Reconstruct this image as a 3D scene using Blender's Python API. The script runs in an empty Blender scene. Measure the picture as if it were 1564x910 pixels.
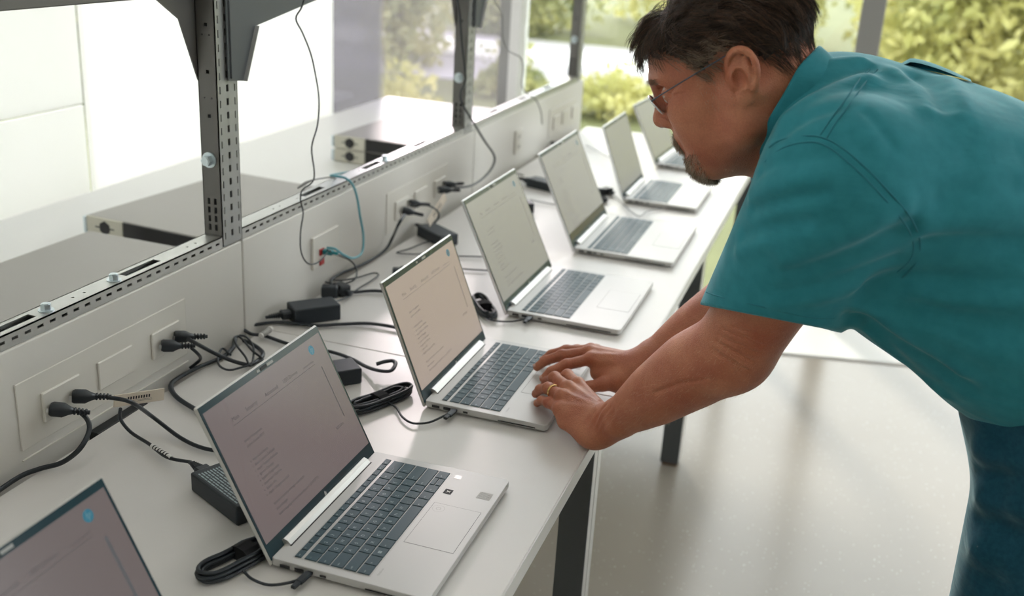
import bpy, bmesh, math, random
import numpy as np
from mathutils import Vector, Matrix
random.seed(7)
PI = math.pi
C = bpy.context.scene.collection
SC = bpy.context.scene

# ------------------------------------------------------------------ camera, sky, sun, exposure
cam_d = bpy.data.cameras.new('camera'); cam = bpy.data.objects.new('camera', cam_d); C.objects.link(cam)
cam_d.sensor_width = 36.0; cam_d.lens = 1597.98 * 36.0 / 1564.0
cam.matrix_world = Matrix(((0.94490439, -0.16222605, 0.28432094, 0), (0.32231368, 0.30935652, -0.89465772, 0),
                           (0.05718025, 0.93700654, 0.34460001, 1.5506), (0, 0, 0, 1)))
cam_d.dof.use_dof = True; cam_d.dof.focus_distance = 1.56; cam_d.dof.aperture_fstop = 3.6
cam_d.clip_start = 0.05
SC.camera = cam

world = bpy.data.worlds.new('sky'); SC.world = world; world.use_nodes = True
wn = world.node_tree.nodes; wl = world.node_tree.links; wn.clear()
w_out = wn.new('ShaderNodeOutputWorld'); w_bg = wn.new('ShaderNodeBackground')
w_bg.inputs['Color'].default_value = (0.93, 0.97, 1.0, 1); w_bg.inputs['Strength'].default_value = 2.1
wl.new(w_bg.outputs[0], w_out.inputs[0])

sun_d = bpy.data.lights.new('sun', 'SUN'); sun = bpy.data.objects.new('sun', sun_d); C.objects.link(sun)
sun_d.energy = 1.5; sun_d.angle = math.radians(7.0); sun_d.color = (1.0, 0.93, 0.82)
sun.rotation_euler = Vector((0.42, -0.83, -0.40)).to_track_quat('-Z', 'Y').to_euler()   # low sun beyond the far glass

SC.view_settings.view_transform = 'Standard'; SC.view_settings.look = 'None'
SC.view_settings.exposure = 1.12; SC.view_settings.gamma = 1.0; SC.view_settings.use_curve_mapping = False

# ------------------------------------------------------------------ helpers
def mat(name, col, rough=0.5, metal=0.0, bump=0.0, bscale=60.0, var=0.0, vscale=8.0, coat=0.0, trans=0.0, emis=None, estr=0.0, spec=0.5, sheen=0.0, sss=0.0):
    m = bpy.data.materials.new(name); m.use_nodes = True
    n = m.node_tree.nodes; l = m.node_tree.links; b = n['Principled BSDF']
    c = tuple(col) + (1,) if len(col) == 3 else col
    b.inputs['Base Color'].default_value = c; b.inputs['Roughness'].default_value = rough; b.inputs['Metallic'].default_value = metal
    b.inputs['Coat Weight'].default_value = coat; b.inputs['Transmission Weight'].default_value = trans
    b.inputs['Specular IOR Level'].default_value = spec
    if sheen: b.inputs['Sheen Weight'].default_value = sheen; b.inputs['Sheen Roughness'].default_value = 0.4
    if sss:
        b.inputs['Subsurface Weight'].default_value = sss; b.inputs['Subsurface Radius'].default_value = (1.0, 0.35, 0.2); b.inputs['Subsurface Scale'].default_value = 0.006
    if emis: b.inputs['Emission Color'].default_value = tuple(emis) + (1,); b.inputs['Emission Strength'].default_value = estr
    tc = n.new('ShaderNodeTexCoord')
    if var:
        nz = n.new('ShaderNodeTexNoise'); nz.inputs['Scale'].default_value = vscale; nz.inputs['Detail'].default_value = 5
        mx = n.new('ShaderNodeMix'); mx.data_type = 'RGBA'
        mx.inputs['A'].default_value = tuple(v * (1 - var) for v in c[:3]) + (1,); mx.inputs['B'].default_value = tuple(min(1, v * (1 + var)) for v in c[:3]) + (1,)
        l.new(tc.outputs['Object'], nz.inputs['Vector']); l.new(nz.outputs['Fac'], mx.inputs['Factor']); l.new(mx.outputs['Result'], b.inputs['Base Color'])
    if bump:
        nb = n.new('ShaderNodeTexNoise'); nb.inputs['Scale'].default_value = bscale; nb.inputs['Detail'].default_value = 4
        bp = n.new('ShaderNodeBump'); bp.inputs['Strength'].default_value = bump; bp.inputs['Distance'].default_value = 0.002
        l.new(tc.outputs['Object'], nb.inputs['Vector']); l.new(nb.outputs['Fac'], bp.inputs['Height']); l.new(bp.outputs['Normal'], b.inputs['Normal'])
    return m

class MB:
    """collects polygons; build() links them as one mesh object"""
    def __init__(s): s.v = []; s.f = []; s.sm = []; s.mi = []
    def add(s, vs, fs, smooth=False, mi=0, M=None):
        o = len(s.v)
        s.v += [tuple(M @ Vector(v)) for v in vs] if M is not None else [tuple(v) for v in vs]
        for f in fs: s.f.append(tuple(i + o for i in f)); s.sm.append(smooth); s.mi.append(mi)
        return s
    def box(s, x0, x1, y0, y1, z0, z1, bev=0.0, M=None, mi=0, seg=1):
        bm = bmesh.new()
        vs = [bm.verts.new(p) for p in ((x0, y0, z0), (x1, y0, z0), (x1, y1, z0), (x0, y1, z0), (x0, y0, z1), (x1, y0, z1), (x1, y1, z1), (x0, y1, z1))]
        for f in ((0, 3, 2, 1), (4, 5, 6, 7), (0, 1, 5, 4), (1, 2, 6, 5), (2, 3, 7, 6), (3, 0, 4, 7)): bm.faces.new([vs[i] for i in f])
        if bev: bmesh.ops.bevel(bm, geom=list(bm.edges), offset=bev, segments=seg, profile=0.5, affect='EDGES')
        bm.verts.index_update()
        s.add([v.co.copy() for v in bm.verts], [[v.index for v in f.verts] for f in bm.faces], False, mi, M); bm.free(); return s
    def prism(s, poly, a, b, axis='z', M=None, mi=0, smooth=False):
        """poly: 2-D outline; extruded from a to b along axis (x: poly=(y,z), y: poly=(x,z), z: poly=(x,y))"""
        f = {'x': lambda p, t: (t, p[0], p[1]), 'y': lambda p, t: (p[0], t, p[1]), 'z': lambda p, t: (p[0], p[1], t)}[axis]
        n = len(poly); vs = [f(p, a) for p in poly] + [f(p, b) for p in poly]
        fs = [tuple(range(n))[::-1], tuple(range(n, 2 * n))] + [(i, (i + 1) % n, n + (i + 1) % n, n + i) for i in range(n)]
        return s.add(vs, fs, smooth, mi, M)
    def cyl(s, p0, p1, r0, r1=None, n=16, smooth=True, mi=0):
        return s.tube([p0, p1], [r0, r0 if r1 is None else r1], n, smooth=smooth, mi=mi)
    def tube(s, pts, r, n=10, caps=True, smooth=True, flat=1.0, mi=0):
        P = [Vector(p) for p in pts]; m = len(P)
        R = r if isinstance(r, (list, tuple)) else [r] * m
        T = [(P[min(i + 1, m - 1)] - P[max(i - 1, 0)]).normalized() for i in range(m)]
        up = Vector((0, 0, 1)) if abs(T[0].z) < 0.9 else Vector((0, 1, 0))
        N = (up - T[0] * up.dot(T[0])).normalized(); vs = []; fs = []
        for i in range(m):
            N = (N - T[i] * N.dot(T[i])).normalized(); B = T[i].cross(N)
            for k in range(n):
                a = 2 * PI * k / n; vs.append(P[i] + N * (math.cos(a) * R[i] * flat) + B * (math.sin(a) * R[i]))
        for i in range(m - 1):
            for k in range(n): fs.append((i * n + k, i * n + (k + 1) % n, (i + 1) * n + (k + 1) % n, (i + 1) * n + k))
        s.add(vs, fs, smooth, mi)
        if caps: s.add(vs[:n], [tuple(range(n))[::-1]], False, mi); s.add(vs[-n:], [tuple(range(n))], False, mi)
        return s
    def plate(s, us, vs_, holes, place, t, mi=0):
        """sheet spanning us x vs_ with rectangular holes [(u0,u1,v0,v1)]; place(u,v,w) -> point, thickness t along w"""
        U = sorted(set([round(a, 5) for a in us] + [round(h[i], 5) for h in holes for i in (0, 1)])); V = sorted(set([round(a, 5) for a in vs_] + [round(h[i], 5) for h in holes for i in (2, 3)]))
        def solid(i, j):
            if i < 0 or j < 0 or i >= len(U) - 1 or j >= len(V) - 1: return False
            u = (U[i] + U[i + 1]) / 2; v = (V[j] + V[j + 1]) / 2
            return not any(h[0] < u < h[1] and h[2] < v < h[3] for h in holes)
        for i in range(len(U) - 1):
            for j in range(len(V) - 1):
                if not solid(i, j): continue
                a, b, c, d = U[i], U[i + 1], V[j], V[j + 1]
                s.add([place(a, c, 0), place(b, c, 0), place(b, d, 0), place(a, d, 0)], [(0, 1, 2, 3)], False, mi)
                s.add([place(a, c, t), place(b, c, t), place(b, d, t), place(a, d, t)], [(3, 2, 1, 0)], False, mi)
                for (di, dj, e) in ((-1, 0, ((a, c), (a, d))), (1, 0, ((b, c), (b, d))), (0, -1, ((a, c), (b, c))), (0, 1, ((a, d), (b, d)))):
                    if not solid(i + di, j + dj):
                        s.add([place(*e[0], 0), place(*e[1], 0), place(*e[1], t), place(*e[0], t)], [(0, 1, 2, 3)], False, mi)
        return s
    def mesh(s, name, mats):
        me = bpy.data.meshes.new(name); me.from_pydata(s.v, [], s.f)
        for m in (mats if isinstance(mats, (list, tuple)) else [mats]): me.materials.append(m)
        me.polygons.foreach_set('use_smooth', s.sm); me.polygons.foreach_set('material_index', s.mi); me.update(); return me
    def build(s, name, mats, parent=None):
        return link(name, s.mesh(name, mats), parent)

def link(name, data, parent=None, loc=None):
    o = bpy.data.objects.new(name, data); C.objects.link(o)
    if parent is not None: o.parent = parent
    if loc is not None: o.location = loc
    return o
def tag(o, label, cat, group=None):
    o['label'] = label; o['category'] = cat
    if group: o['group'] = group
    return o
def thing(name, label, cat, loc=(0, 0, 0), rz=0.0, group=None):
    o = bpy.data.objects.new(name, None); C.objects.link(o); o.location = loc; o.rotation_euler = (0, 0, rz); o.empty_display_size = 0.05
    return tag(o, label, cat, group)
def struct(o): o['kind'] = 'structure'; return o
def stuff(o): o['kind'] = 'stuff'; return o
def copy_tree(o, parent=None):
    c = o.copy(); C.objects.link(c)
    if parent is not None: c.parent = parent
    for ch in KIDS(o): copy_tree(ch, c)
    return c
def KIDS(o): return [x for x in list(C.objects) if x.parent == o]
def smooth_path(pts, n=6):
    """Catmull-Rom through the points"""
    P = [Vector(p) for p in pts]; out = []
    for i in range(len(P) - 1):
        a, b, c, d = P[max(i - 1, 0)], P[i], P[i + 1], P[min(i + 2, len(P) - 1)]
        for k in range(n):
            t = k / n; out.append(0.5 * ((2 * b) + (c - a) * t + (2 * a - 5 * b + 4 * c - d) * t * t + (3 * b - a - 3 * c + d) * t ** 3))
    return out + [P[-1]]
def text_mesh(body, size, align='LEFT'):
    cu = bpy.data.curves.new('lettering', 'FONT'); cu.body = body; cu.size = size; cu.align_x = align; cu.align_y = 'CENTER'; cu.resolution_u = 2
    ob = bpy.data.objects.new('lettering', cu); C.objects.link(ob)
    dg = bpy.context.evaluated_depsgraph_get(); me = ob.evaluated_get(dg).to_mesh()
    vs = [v.co.copy() for v in me.vertices]; fs = [tuple(p.vertices) for p in me.polygons]
    ob.evaluated_get(dg).to_mesh_clear(); C.objects.unlink(ob); bpy.data.objects.remove(ob); bpy.data.curves.remove(cu)
    return vs, fs
TXT = {}
def add_text(mb, body, size, place, align='LEFT', mi=0):
    k = (body, align)
    if k not in TXT: TXT[k] = text_mesh(body, 1.0, align)
    vs, fs = TXT[k]; mb.add([place(v.x * size, v.y * size) for v in vs], fs, False, mi)

# ------------------------------------------------------------------ materials
M_panel = mat('cream_panel', (0.74, 0.725, 0.69), 0.35, bump=0.05, bscale=300)
M_plate = mat('cream_plastic', (0.76, 0.74, 0.69), 0.4)
M_table = mat('table_laminate', (0.73, 0.71, 0.69), 0.38, bump=0.05, bscale=500, var=0.015, vscale=30)
M_tedge = mat('table_edge_band', (0.66, 0.65, 0.63), 0.4)
M_counter = mat('white_laminate', (0.84, 0.84, 0.83), 0.35)
M_zinc = mat('galvanised_steel', (0.62, 0.63, 0.62), 0.38, 0.85, bump=0.05, bscale=200, var=0.08, vscale=40)
M_post = mat('painted_grey_steel', (0.17, 0.165, 0.158), 0.45, 0.35, var=0.04, vscale=20)
M_shelf = mat('painted_dark_steel', (0.10, 0.11, 0.118), 0.5, 0.2)
M_dark = mat('black_void', (0.008, 0.009, 0.01), 0.7)
M_alu = mat('brushed_aluminium', (0.58, 0.575, 0.565), 0.50, 0.30, bump=0.03, bscale=900)
M_alu_side = mat('aluminium_edge', (0.58, 0.57, 0.55), 0.38, 0.6)
M_bezel = mat('dark_bezel', (0.02, 0.045, 0.058), 0.22)
M_key = mat('slate_key', (0.035, 0.075, 0.095), 0.5)
M_well = mat('key_well', (0.5, 0.49, 0.475), 0.45, 0.5)
M_legend = mat('key_print', (0.35, 0.43, 0.46), 0.6)
M_port = mat('port_black', (0.01, 0.012, 0.014), 0.5)
M_cable = mat('black_rubber', (0.013, 0.019, 0.026), 0.42)
M_cableg = mat('grey_cable', (0.25, 0.25, 0.25), 0.5)
M_adapter = mat('adapter_plastic', (0.016, 0.024, 0.032), 0.48, bump=0.1, bscale=700)
M_blue = mat('blue_cable_jacket', (0.12, 0.36, 0.43), 0.4)
M_red = mat('red_plastic', (0.45, 0.02, 0.02), 0.35)
M_paper = mat('paper_label', (0.74, 0.66, 0.56), 0.7)
M_white = mat('white_print', (0.8, 0.8, 0.78), 0.6)
M_ink = mat('black_ink', (0.03, 0.03, 0.035), 0.7)
M_server = mat('server_lid_steel', (0.36, 0.345, 0.325), 0.42, 0.35, var=0.03, vscale=6, bump=0.04, bscale=400)
M_ear = mat('server_ear_steel', (0.6, 0.58, 0.5), 0.45, 0.4)
M_mull = mat('mullion_aluminium', (0.33, 0.33, 0.32), 0.45, 0.3)
M_mull_w = mat('mullion_white', (0.75, 0.75, 0.73), 0.5)

# ------------------------------------------------------------------ setting
def floor_mat():
    m = mat('polished_terrazzo', (0.5, 0.48, 0.45), 0.23); n = m.node_tree.nodes; l = m.node_tree.links; b = n['Principled BSDF']
    tc = n.new('ShaderNodeTexCoord')
    big = n.new('ShaderNodeTexNoise'); big.inputs['Scale'].default_value = 1.3; big.inputs['Detail'].default_value = 4
    r0 = n.new('ShaderNodeValToRGB'); r0.color_ramp.elements[0].color = (0.34, 0.295, 0.24, 1); r0.color_ramp.elements[1].color = (0.44, 0.41, 0.37, 1)
    vo = n.new('ShaderNodeTexVoronoi'); vo.inputs['Scale'].default_value = 90
    r1 = n.new('ShaderNodeValToRGB'); r1.color_ramp.elements[0].position = 0.10; r1.color_ramp.elements[1].position = 0.22
    r1.color_ramp.elements[0].color = (1, 1, 1, 1); r1.color_ramp.elements[1].color = (0, 0, 0, 1)
    vc = n.new('ShaderNodeMath'); vc.operation = 'GREATER_THAN'; vc.inputs[1].default_value = 0.72
    sp = n.new('ShaderNodeSeparateColor'); mu = n.new('ShaderNodeMath'); mu.operation = 'MULTIPLY'
    mx = n.new('ShaderNodeMix'); mx.data_type = 'RGBA'; mx.inputs['B'].default_value = (0.62, 0.6, 0.56, 1)
    l.new(tc.outputs['Object'], big.inputs['Vector']); l.new(tc.outputs['Object'], vo.inputs['Vector'])
    l.new(big.outputs['Fac'], r0.inputs['Fac']); l.new(vo.outputs['Distance'], r1.inputs['Fac'])
    l.new(vo.outputs['Color'], sp.inputs['Color']); l.new(sp.outputs['Red'], vc.inputs[0])
    l.new(r1.outputs['Color'], mu.inputs[0]); l.new(vc.outputs[0], mu.inputs[1])
    l.new(mu.outputs[0], mx.inputs['Factor']); l.new(r0.outputs['Color'], mx.inputs['A']); l.new(mx.outputs['Result'], b.inputs['Base Color'])
    return m
YF = 4.5      # glass facade plane
XL = -2.12    # side glazing plane
struct(MB().box(XL - 0.1, 5.0, -3.0, YF + 0.02, -0.1, 0.0).build('floor', floor_mat()))
M_ceil = mat('ceiling_paint', (0.7, 0.7, 0.69), 0.8)
struct(MB().box(XL - 0.1, 5.0, -3.0, YF, 3.1, 3.2).build('ceiling', M_ceil))
M_wall = mat('wall_paint', (0.62, 0.61, 0.58), 0.8)
struct(MB().box(XL - 0.1, 5.0, -3.1, -3.0, 0, 3.1).build('wall_back', M_wall))
struct(MB().box(5.0, 5.1, -3.0, 0.6, 0, 3.1).build('wall_right', M_wall))
# added white slab imitating a bright strip of daylight, edge oblique to the glass
struct(MB().prism([(-0.35, 3.87), (2.2, 4.95 - 0.5), (2.2, YF), (-0.35, YF)], 0.0, 0.008).build('bright_strip_1', mat('bright_strip_white', (0.95, 0.95, 0.94), 0.55)))
# left side: translucent white blind panels, then clear glass beyond them
def blind_mat(nm='translucent_blind', mix=0.52):
    m = bpy.data.materials.new(nm); m.use_nodes = True; n = m.node_tree.nodes; l = m.node_tree.links; n.clear()
    o = n.new('ShaderNodeOutputMaterial'); d = n.new('ShaderNodeBsdfDiffuse'); t = n.new('ShaderNodeBsdfTranslucent'); x = n.new('ShaderNodeMixShader')
    d.inputs['Color'].default_value = (0.9, 0.9, 0.88, 1); t.inputs['Color'].default_value = (0.95, 0.95, 0.93, 1); x.inputs[0].default_value = mix
    l.new(d.outputs[0], x.inputs[1]); l.new(t.outputs[0], x.inputs[2]); l.new(x.outputs[0], o.inputs[0]); return m
M_blind = blind_mat(); M_blind2 = blind_mat('cream_blind', 0.40)
wl_ = bpy.data.objects.new('wall_left', None); C.objects.link(wl_); struct(wl_)
for (a, b, z0, z1, dx) in ((-3.0, 1.0, 0.0, 3.1, 0.0), (1.0, 2.48, 0.0, 0.96, 0.0), (1.0, 2.48, 0.965, 1.6, 0.0), (1.0, 2.48, 1.605, 3.1, 0.0), (2.481, 3.975, 0.0, 3.1, 0.012)):
    MB().box(XL - 0.012 + dx, XL + dx, a, b, z0, z1, 0.002).build('blind_panel', M_blind if a > 2 else M_blind2, wl_)
def glass_mat(name, tint, rough=0.0):
    m = bpy.data.materials.new(name); m.use_nodes = True; n = m.node_tree.nodes; l = m.node_tree.links; n.clear()
    o = n.new('ShaderNodeOutputMaterial'); t = n.new('ShaderNodeBsdfTransparent'); g = n.new('ShaderNodeBsdfGlossy'); x = n.new('ShaderNodeMixShader'); f = n.new('ShaderNodeFresnel')
    t.inputs['Color'].default_value = tuple(tint) + (1,); g.inputs['Roughness'].default_value = 0.02; f.inputs['IOR'].default_value = 1.45
    l.new(f.outputs[0], x.inputs[0]); l.new(t.outputs[0], x.inputs[1]); l.new(g.outputs[0], x.inputs[2]); l.new(x.outputs[0], o.inputs[0]); return m
def hazy_glass(name, tint, haze):
    m = glass_mat(name, tint); n = m.node_tree.nodes; l = m.node_tree.links; o = [k for k in n if k.type == 'OUTPUT_MATERIAL'][0]; src = o.inputs[0].links[0].from_socket
    t = n.new('ShaderNodeBsdfTranslucent'); t.inputs['Color'].default_value = (0.9, 0.89, 0.93, 1); x = n.new('ShaderNodeMixShader'); x.inputs[0].default_value = haze
    l.new(src, x.inputs[1]); l.new(t.outputs[0], x.inputs[2]); l.new(x.outputs[0], o.inputs[0]); return m
G_clear = glass_mat('clear_glass', (0.97, 0.98, 0.97)); G_tint = hazy_glass('tinted_glass', (0.78, 0.75, 0.80), 0.07)
def window(name, pane, frame_boxes, gm, fm):
    w = bpy.data.objects.new(name, None); C.objects.link(w); struct(w)
    MB().box(*pane).build('pane', gm, w)
    for fb in frame_boxes: MB().box(*fb, 0.003).build('mullion', fm, w)
window('window_1', (XL - 0.006, XL, 3.985, YF, 0.0, 3.1), [(XL - 0.012, XL + 0.004, 3.976, 3.985, 0, 3.1)], G_tint, M_mull)
window('window_2', (XL, -1.545, YF, YF + 0.006, 0.0, 3.1), [(-1.545, -1.492, YF - 0.05, YF + 0.05, 0, 3.1)], G_tint, M_mull)
window('window_3', (-1.492, -0.03, YF, YF + 0.006, 0.0, 3.1), [(-1.492, -1.445, YF - 0.07, YF + 0.05, 0, 3.1)], G_clear, M_mull_w)
window('window_4', (0.02, 2.5, YF, YF + 0.006, 0.0, 3.1), [(-0.055, 0.035, YF - 0.06, YF + 0.06, 0, 3.1)], G_clear, M_mull)
window('window_5', (2.5, 5.0, YF, YF + 0.006, 0.0, 3.1), [(2.46, 2.54, YF - 0.06, YF + 0.06, 0, 3.1), (4.95, 5.05, YF - 0.06, YF + 0.06, 0, 3.1)], G_clear, M_mull)
window('window_6', (5.0, 5.006, 0.6, YF, 0.0, 3.1), [(4.96, 5.05, 0.6, 0.68, 0, 3.1), (4.96, 5.05, 2.4, 2.48, 0, 3.1)], G_clear, M_mull)

# unseen fill lights added under the ceiling to brighten the interior
M_fill = mat('fill_light_glow', (0.8, 0.8, 0.8), 0.6, emis=(1.0, 0.96, 0.9), estr=1.6)
for i, (x, y) in enumerate([(-0.6, 0.9), (-0.6, 3.0), (1.6, 0.9), (1.6, 3.0), (1.6, -1.4), (-0.6, -1.4)]):
    t = thing('added_fill_light', ['unseen fill light added above the near laptops', 'unseen fill light added above the far laptops', 'unseen fill light added over the open floor', 'unseen fill light added over the floor near the glass', 'unseen fill light added at the back of the room', 'unseen fill light added behind the near end of the row'][i], 'lamp', (x, y, 3.04), 0, 'added fill lights')
    MB().box(-0.15, 0.15, -0.75, 0.75, 0.0, 0.06, 0.004).build('housing', M_mull_w, t); MB().box(-0.13, 0.13, -0.73, 0.73, -0.004, 0.0).build('diffuser', M_fill, t)

# ------------------------------------------------------------------ worktables
M_foot = mat('brown_foot', (0.16, 0.09, 0.05), 0.5)
TY = [0.45, 1.70, 2.92, 4.20]
tl = ['nearest pale laminate worktable, under the two front laptops', 'middle pale laminate worktable, under the laptop being typed on', 'farthest pale laminate worktable by the glass']
for i in range(3):
    y0, y1 = TY[i] + 0.001, TY[i + 1] - 0.001
    t = thing('worktable', tl[i], 'table', (0, y0, 0), 0, 'worktables joined in a row')
    L = y1 - y0
    MB().box(-1.055, -0.3275, 0, L, 0.712, 0.74, 0.0012).build('tabletop', M_table, t)
    MB().box(-0.3275, -0.3255, 0, L, 0.7125, 0.7395).build('edge_band', M_tedge, t)
    MB().box(-0.372, -0.352, 0.06, L - 0.06, 0.66, 0.711).box(-1.03, -1.01, 0.06, L - 0.06, 0.66, 0.711).build('apron', M_post, t)
    for (xx, yy, vis) in ((-0.40, L - 0.075, 1), (-0.40, 0.01, 0), (-1.04, L - 0.075, 0), (-1.04, 0.01, 0)):
        if vis == 0 and xx > -1 and i: continue
        g = MB().box(xx, xx + 0.055, yy, yy + 0.004, 0.012, 0.711, mi=0)
        g.box(xx, xx + 0.055, yy + 0.004, yy + 0.03, 0.012, 0.711, 0.001, mi=1).box(xx, xx + 0.052, yy + 0.03, yy + 0.034, 0.012, 0.711, mi=0).box(xx, xx + 0.055, yy + 0.034, yy + 0.062, 0.012, 0.711, 0.001, mi=1)
        g.build('leg', [M_shelf, M_alu_side], t)
        MB().box(xx + 0.004, xx + 0.05, yy + 0.006, yy + 0.056, 0.0, 0.012, 0.002).build('foot', M_foot, t)

# ------------------------------------------------------------------ cream service panels behind the tables, rails, posts
PX = -1.075; PYS = [-0.2, 0.44, 1.659, 2.918, 4.17]
pls = ['short cream service panel at the near end of the row', 'cream service panel with two twin outlets and a blank plate behind the nearest laptops', 'cream service panel with the red network jacks', 'farthest cream service panel, beside the glass']
PANELS = []
for i in range(4):
    a, b = PYS[i] + 0.0018, PYS[i + 1] - 0.0018
    t = thing('service_panel', pls[i], 'panel', (PX, a, 0), 0, 'service panels in a row')
    MB().box(-0.055, 0, 0, b - a, 0.42, 0.935, 0.003, seg=2).build('panel_board', M_panel, t)
    MB().box(-0.055, -0.02, 0, b - a, 0.935, 0.9365).build('top_gasket', M_cableg, t)
    for yy in (0.02, b - a - 0.08):
        MB().box(-0.05, -0.01, yy, yy + 0.05, 0, 0.42, 0.002).build('support_leg', M_post, t)
    PANELS.append((t, a))
RZ0, RZ1 = 0.936, 0.958; RX0, RX1 = -1.115, -1.077
def rail(a, b, label):
    t = thing('slotted_rail', label, 'rail', (0, 0, 0), 0, 'slotted steel rails')
    holes = []; y = math.ceil((a + 0.01) / 0.025) * 0.025
    while y + 0.012 < b: holes.append((y, y + 0.012, RZ0 + 0.009, RZ0 + 0.0135)); y += 0.025
    MB().plate((a, b), (RZ0, RZ1), holes, lambda u, v, w: (RX1 - w, u, v), 0.002).build('front_flange', M_zinc, t)
    th = []; sl = []; y = a + 0.06; k = 0
    base = 1.0
    for j in range(-2, 14):
        c = 1.093 + j * 0.2925
        if a + 0.02 < c - 0.045 and c + 0.045 < b - 0.01: sl.append((c - 0.045, c + 0.045, RX0 + 0.010, RX0 + 0.026))
        for d in (0.13, 0.155, 0.225):
            if a + 0.02 < c + d < b - 0.02: th.append((c + d - 0.002, c + d + 0.002, RX0 + 0.017, RX0 + 0.021))
    MB().plate((a, b), (RX0, RX1), sl + th, lambda u, v, w: (v, u, RZ1 - w), 0.002).build('top_flange', M_zinc, t)
    hb = [(s0 + 0.010 + 0.021 * q, s0 + 0.022 + 0.021 * q, RX0 + 0.014, RX0 + 0.022) for (s0, s1, _, _) in sl for q in range(4)]
    MB().plate((a, b), (RX0 + 0.003, RX1 - 0.003), hb, lambda u, v, w: (v, u, RZ0 + 0.012 - w), 0.001).build('inner_strip', M_shelf, t)
    MB().plate((a, b), (RZ0, RZ1), [], lambda u, v, w: (RX0 + w, u, v), 0.002).build('rear_flange', M_zinc, t)
    return t
rails = [rail(0.0, 1.597, 'slotted steel rail with two hex bolts, in front of the nearest grey post'), rail(1.663, 2.828, 'slotted steel rail between the two nearest grey posts'), rail(2.892, 4.06, 'slotted steel rail beyond the second grey post')]
M_bolt = mat('zinc_bolt', (0.62, 0.7, 0.74), 0.28, 0.9)
def bolt_at(parent, x, y, z, axis='z', s=1.0, name='bolt'):
    mb = MB()
    def pl(p):
        return (x + p[0], y + p[1], z + p[2]) if axis == 'z' else (x + p[0], y - p[2], z + p[1])
    for (r, a, b, n) in ((0.0115, 0, 0.0018, 24), (0.0078, 0.0018, 0.0105, 6)):
        r *= s; a *= s; b *= s
        vs = [pl((math.cos(2 * PI * k / n) * r, math.sin(2 * PI * k / n) * r, h)) for h in (a, b) for k in range(n)]
        mb.add(vs, [tuple(range(n))[::-1], tuple(range(n, 2 * n))] + [(k, (k + 1) % n, n + (k + 1) % n, n + k) for k in range(n)])
    vs = [pl((math.cos(2 * PI * k / 16) * 0.0055 * s, math.sin(2 * PI * k / 16) * 0.0055 * s, h)) for h in (0.0105 * s, 0.0118 * s) for k in range(16)]
    mb.add(vs, [tuple(range(16, 32))] + [(k, (k + 1) % 16, 16 + (k + 1) % 16, 16 + k) for k in range(16)])
    return mb.build(name, M_bolt, parent)
bolt_at(rails[0], -1.093, 1.162, RZ1); bolt_at(rails[0], -1.093, 1.314, RZ1); bolt_at(rails[1], -1.093, 2.33, RZ1)

def post(y0, label, top=1.75, y1=None):
    """slotted double upright; -y face plain with drilled holes, +x face with keyhole slots"""
    t = thing('slotted_post', label, 'post', (0, y0, 0), 0, 'grey slotted posts')
    x0, x1 = -1.115, -1.0765; w = 0.064; zb = 0.9375
    hf = []
    for z in (1.339, 1.258, 1.18, 1.60): hf.append((x0 + 0.017, x0 + 0.0235, z - 0.0033, z + 0.0033))
    for z in (1.322, 1.212, 1.52): hf += [(x0 + 0.0105, x0 + 0.0135, z - 0.0016, z + 0.0016), (x0 + 0.025, x0 + 0.028, z - 0.0016, z + 0.0016)]
    for q in range(4): hf += [(x0 + 0.009, x0 + 0.0145, 0.967 + q * 0.0165, 0.979 + q * 0.0165), (x0 + 0.0225, x0 + 0.028, 0.967 + q * 0.0165, 0.979 + q * 0.0165)]
    mb = MB().plate((x0, x1), (zb, top), hf, lambda u, v, ww: (u, ww, v), 0.002)
    mb.plate((x0, x1), (zb, top), [], lambda u, v, ww: (u, w - ww, v), 0.002)
    mb.build('side_web', M_post, t)
    for (a, b) in ((0.0, w / 2 - 0.0006), (w / 2 + 0.0006, w)):
        hs = []; z = 0.95
        while z < top - 0.03:
            c = a + 0.009 if a == 0 else b - 0.009
            hs.append((c - 0.0017, c + 0.0017, z, z + 0.013))
            if a == 0: hs.append((b - 0.0032, b + 0.001, z + 0.002, z + 0.0145))
            else: hs.append((a - 0.001, a + 0.0030, z + 0.002, z + 0.0145))
            z += 0.0245
        MB().plate((a, b), (zb, top), hs, lambda u, v, ww: (x1 - ww, u, v), 0.002).build('slotted_flange', M_zinc2, t)
        MB().plate((a, b), (zb, top), [], lambda u, v, ww: (x0 + ww, u, v), 0.002).build('rear_flange', M_post, t)
    MB().box(x0 + 0.006, x0 + 0.008, 0.004, w - 0.004, zb, top).build('inner_liner', M_shelf, t)
    bolt_at(t, -1.0985, 0, 1.10, 'y', 1.25)
    return t
M_zinc2 = mat('grey_zinc_flange', (0.42, 0.43, 0.43), 0.42, 0.5, var=0.05, vscale=30)
posts = [post(1.598, 'nearest grey slotted post with a washer bolt on its side'), post(2.828, 'second grey slotted post, with a black cord hanging down it'), post(4.06, 'farthest grey slotted post, against the bright outdoors')]
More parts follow.
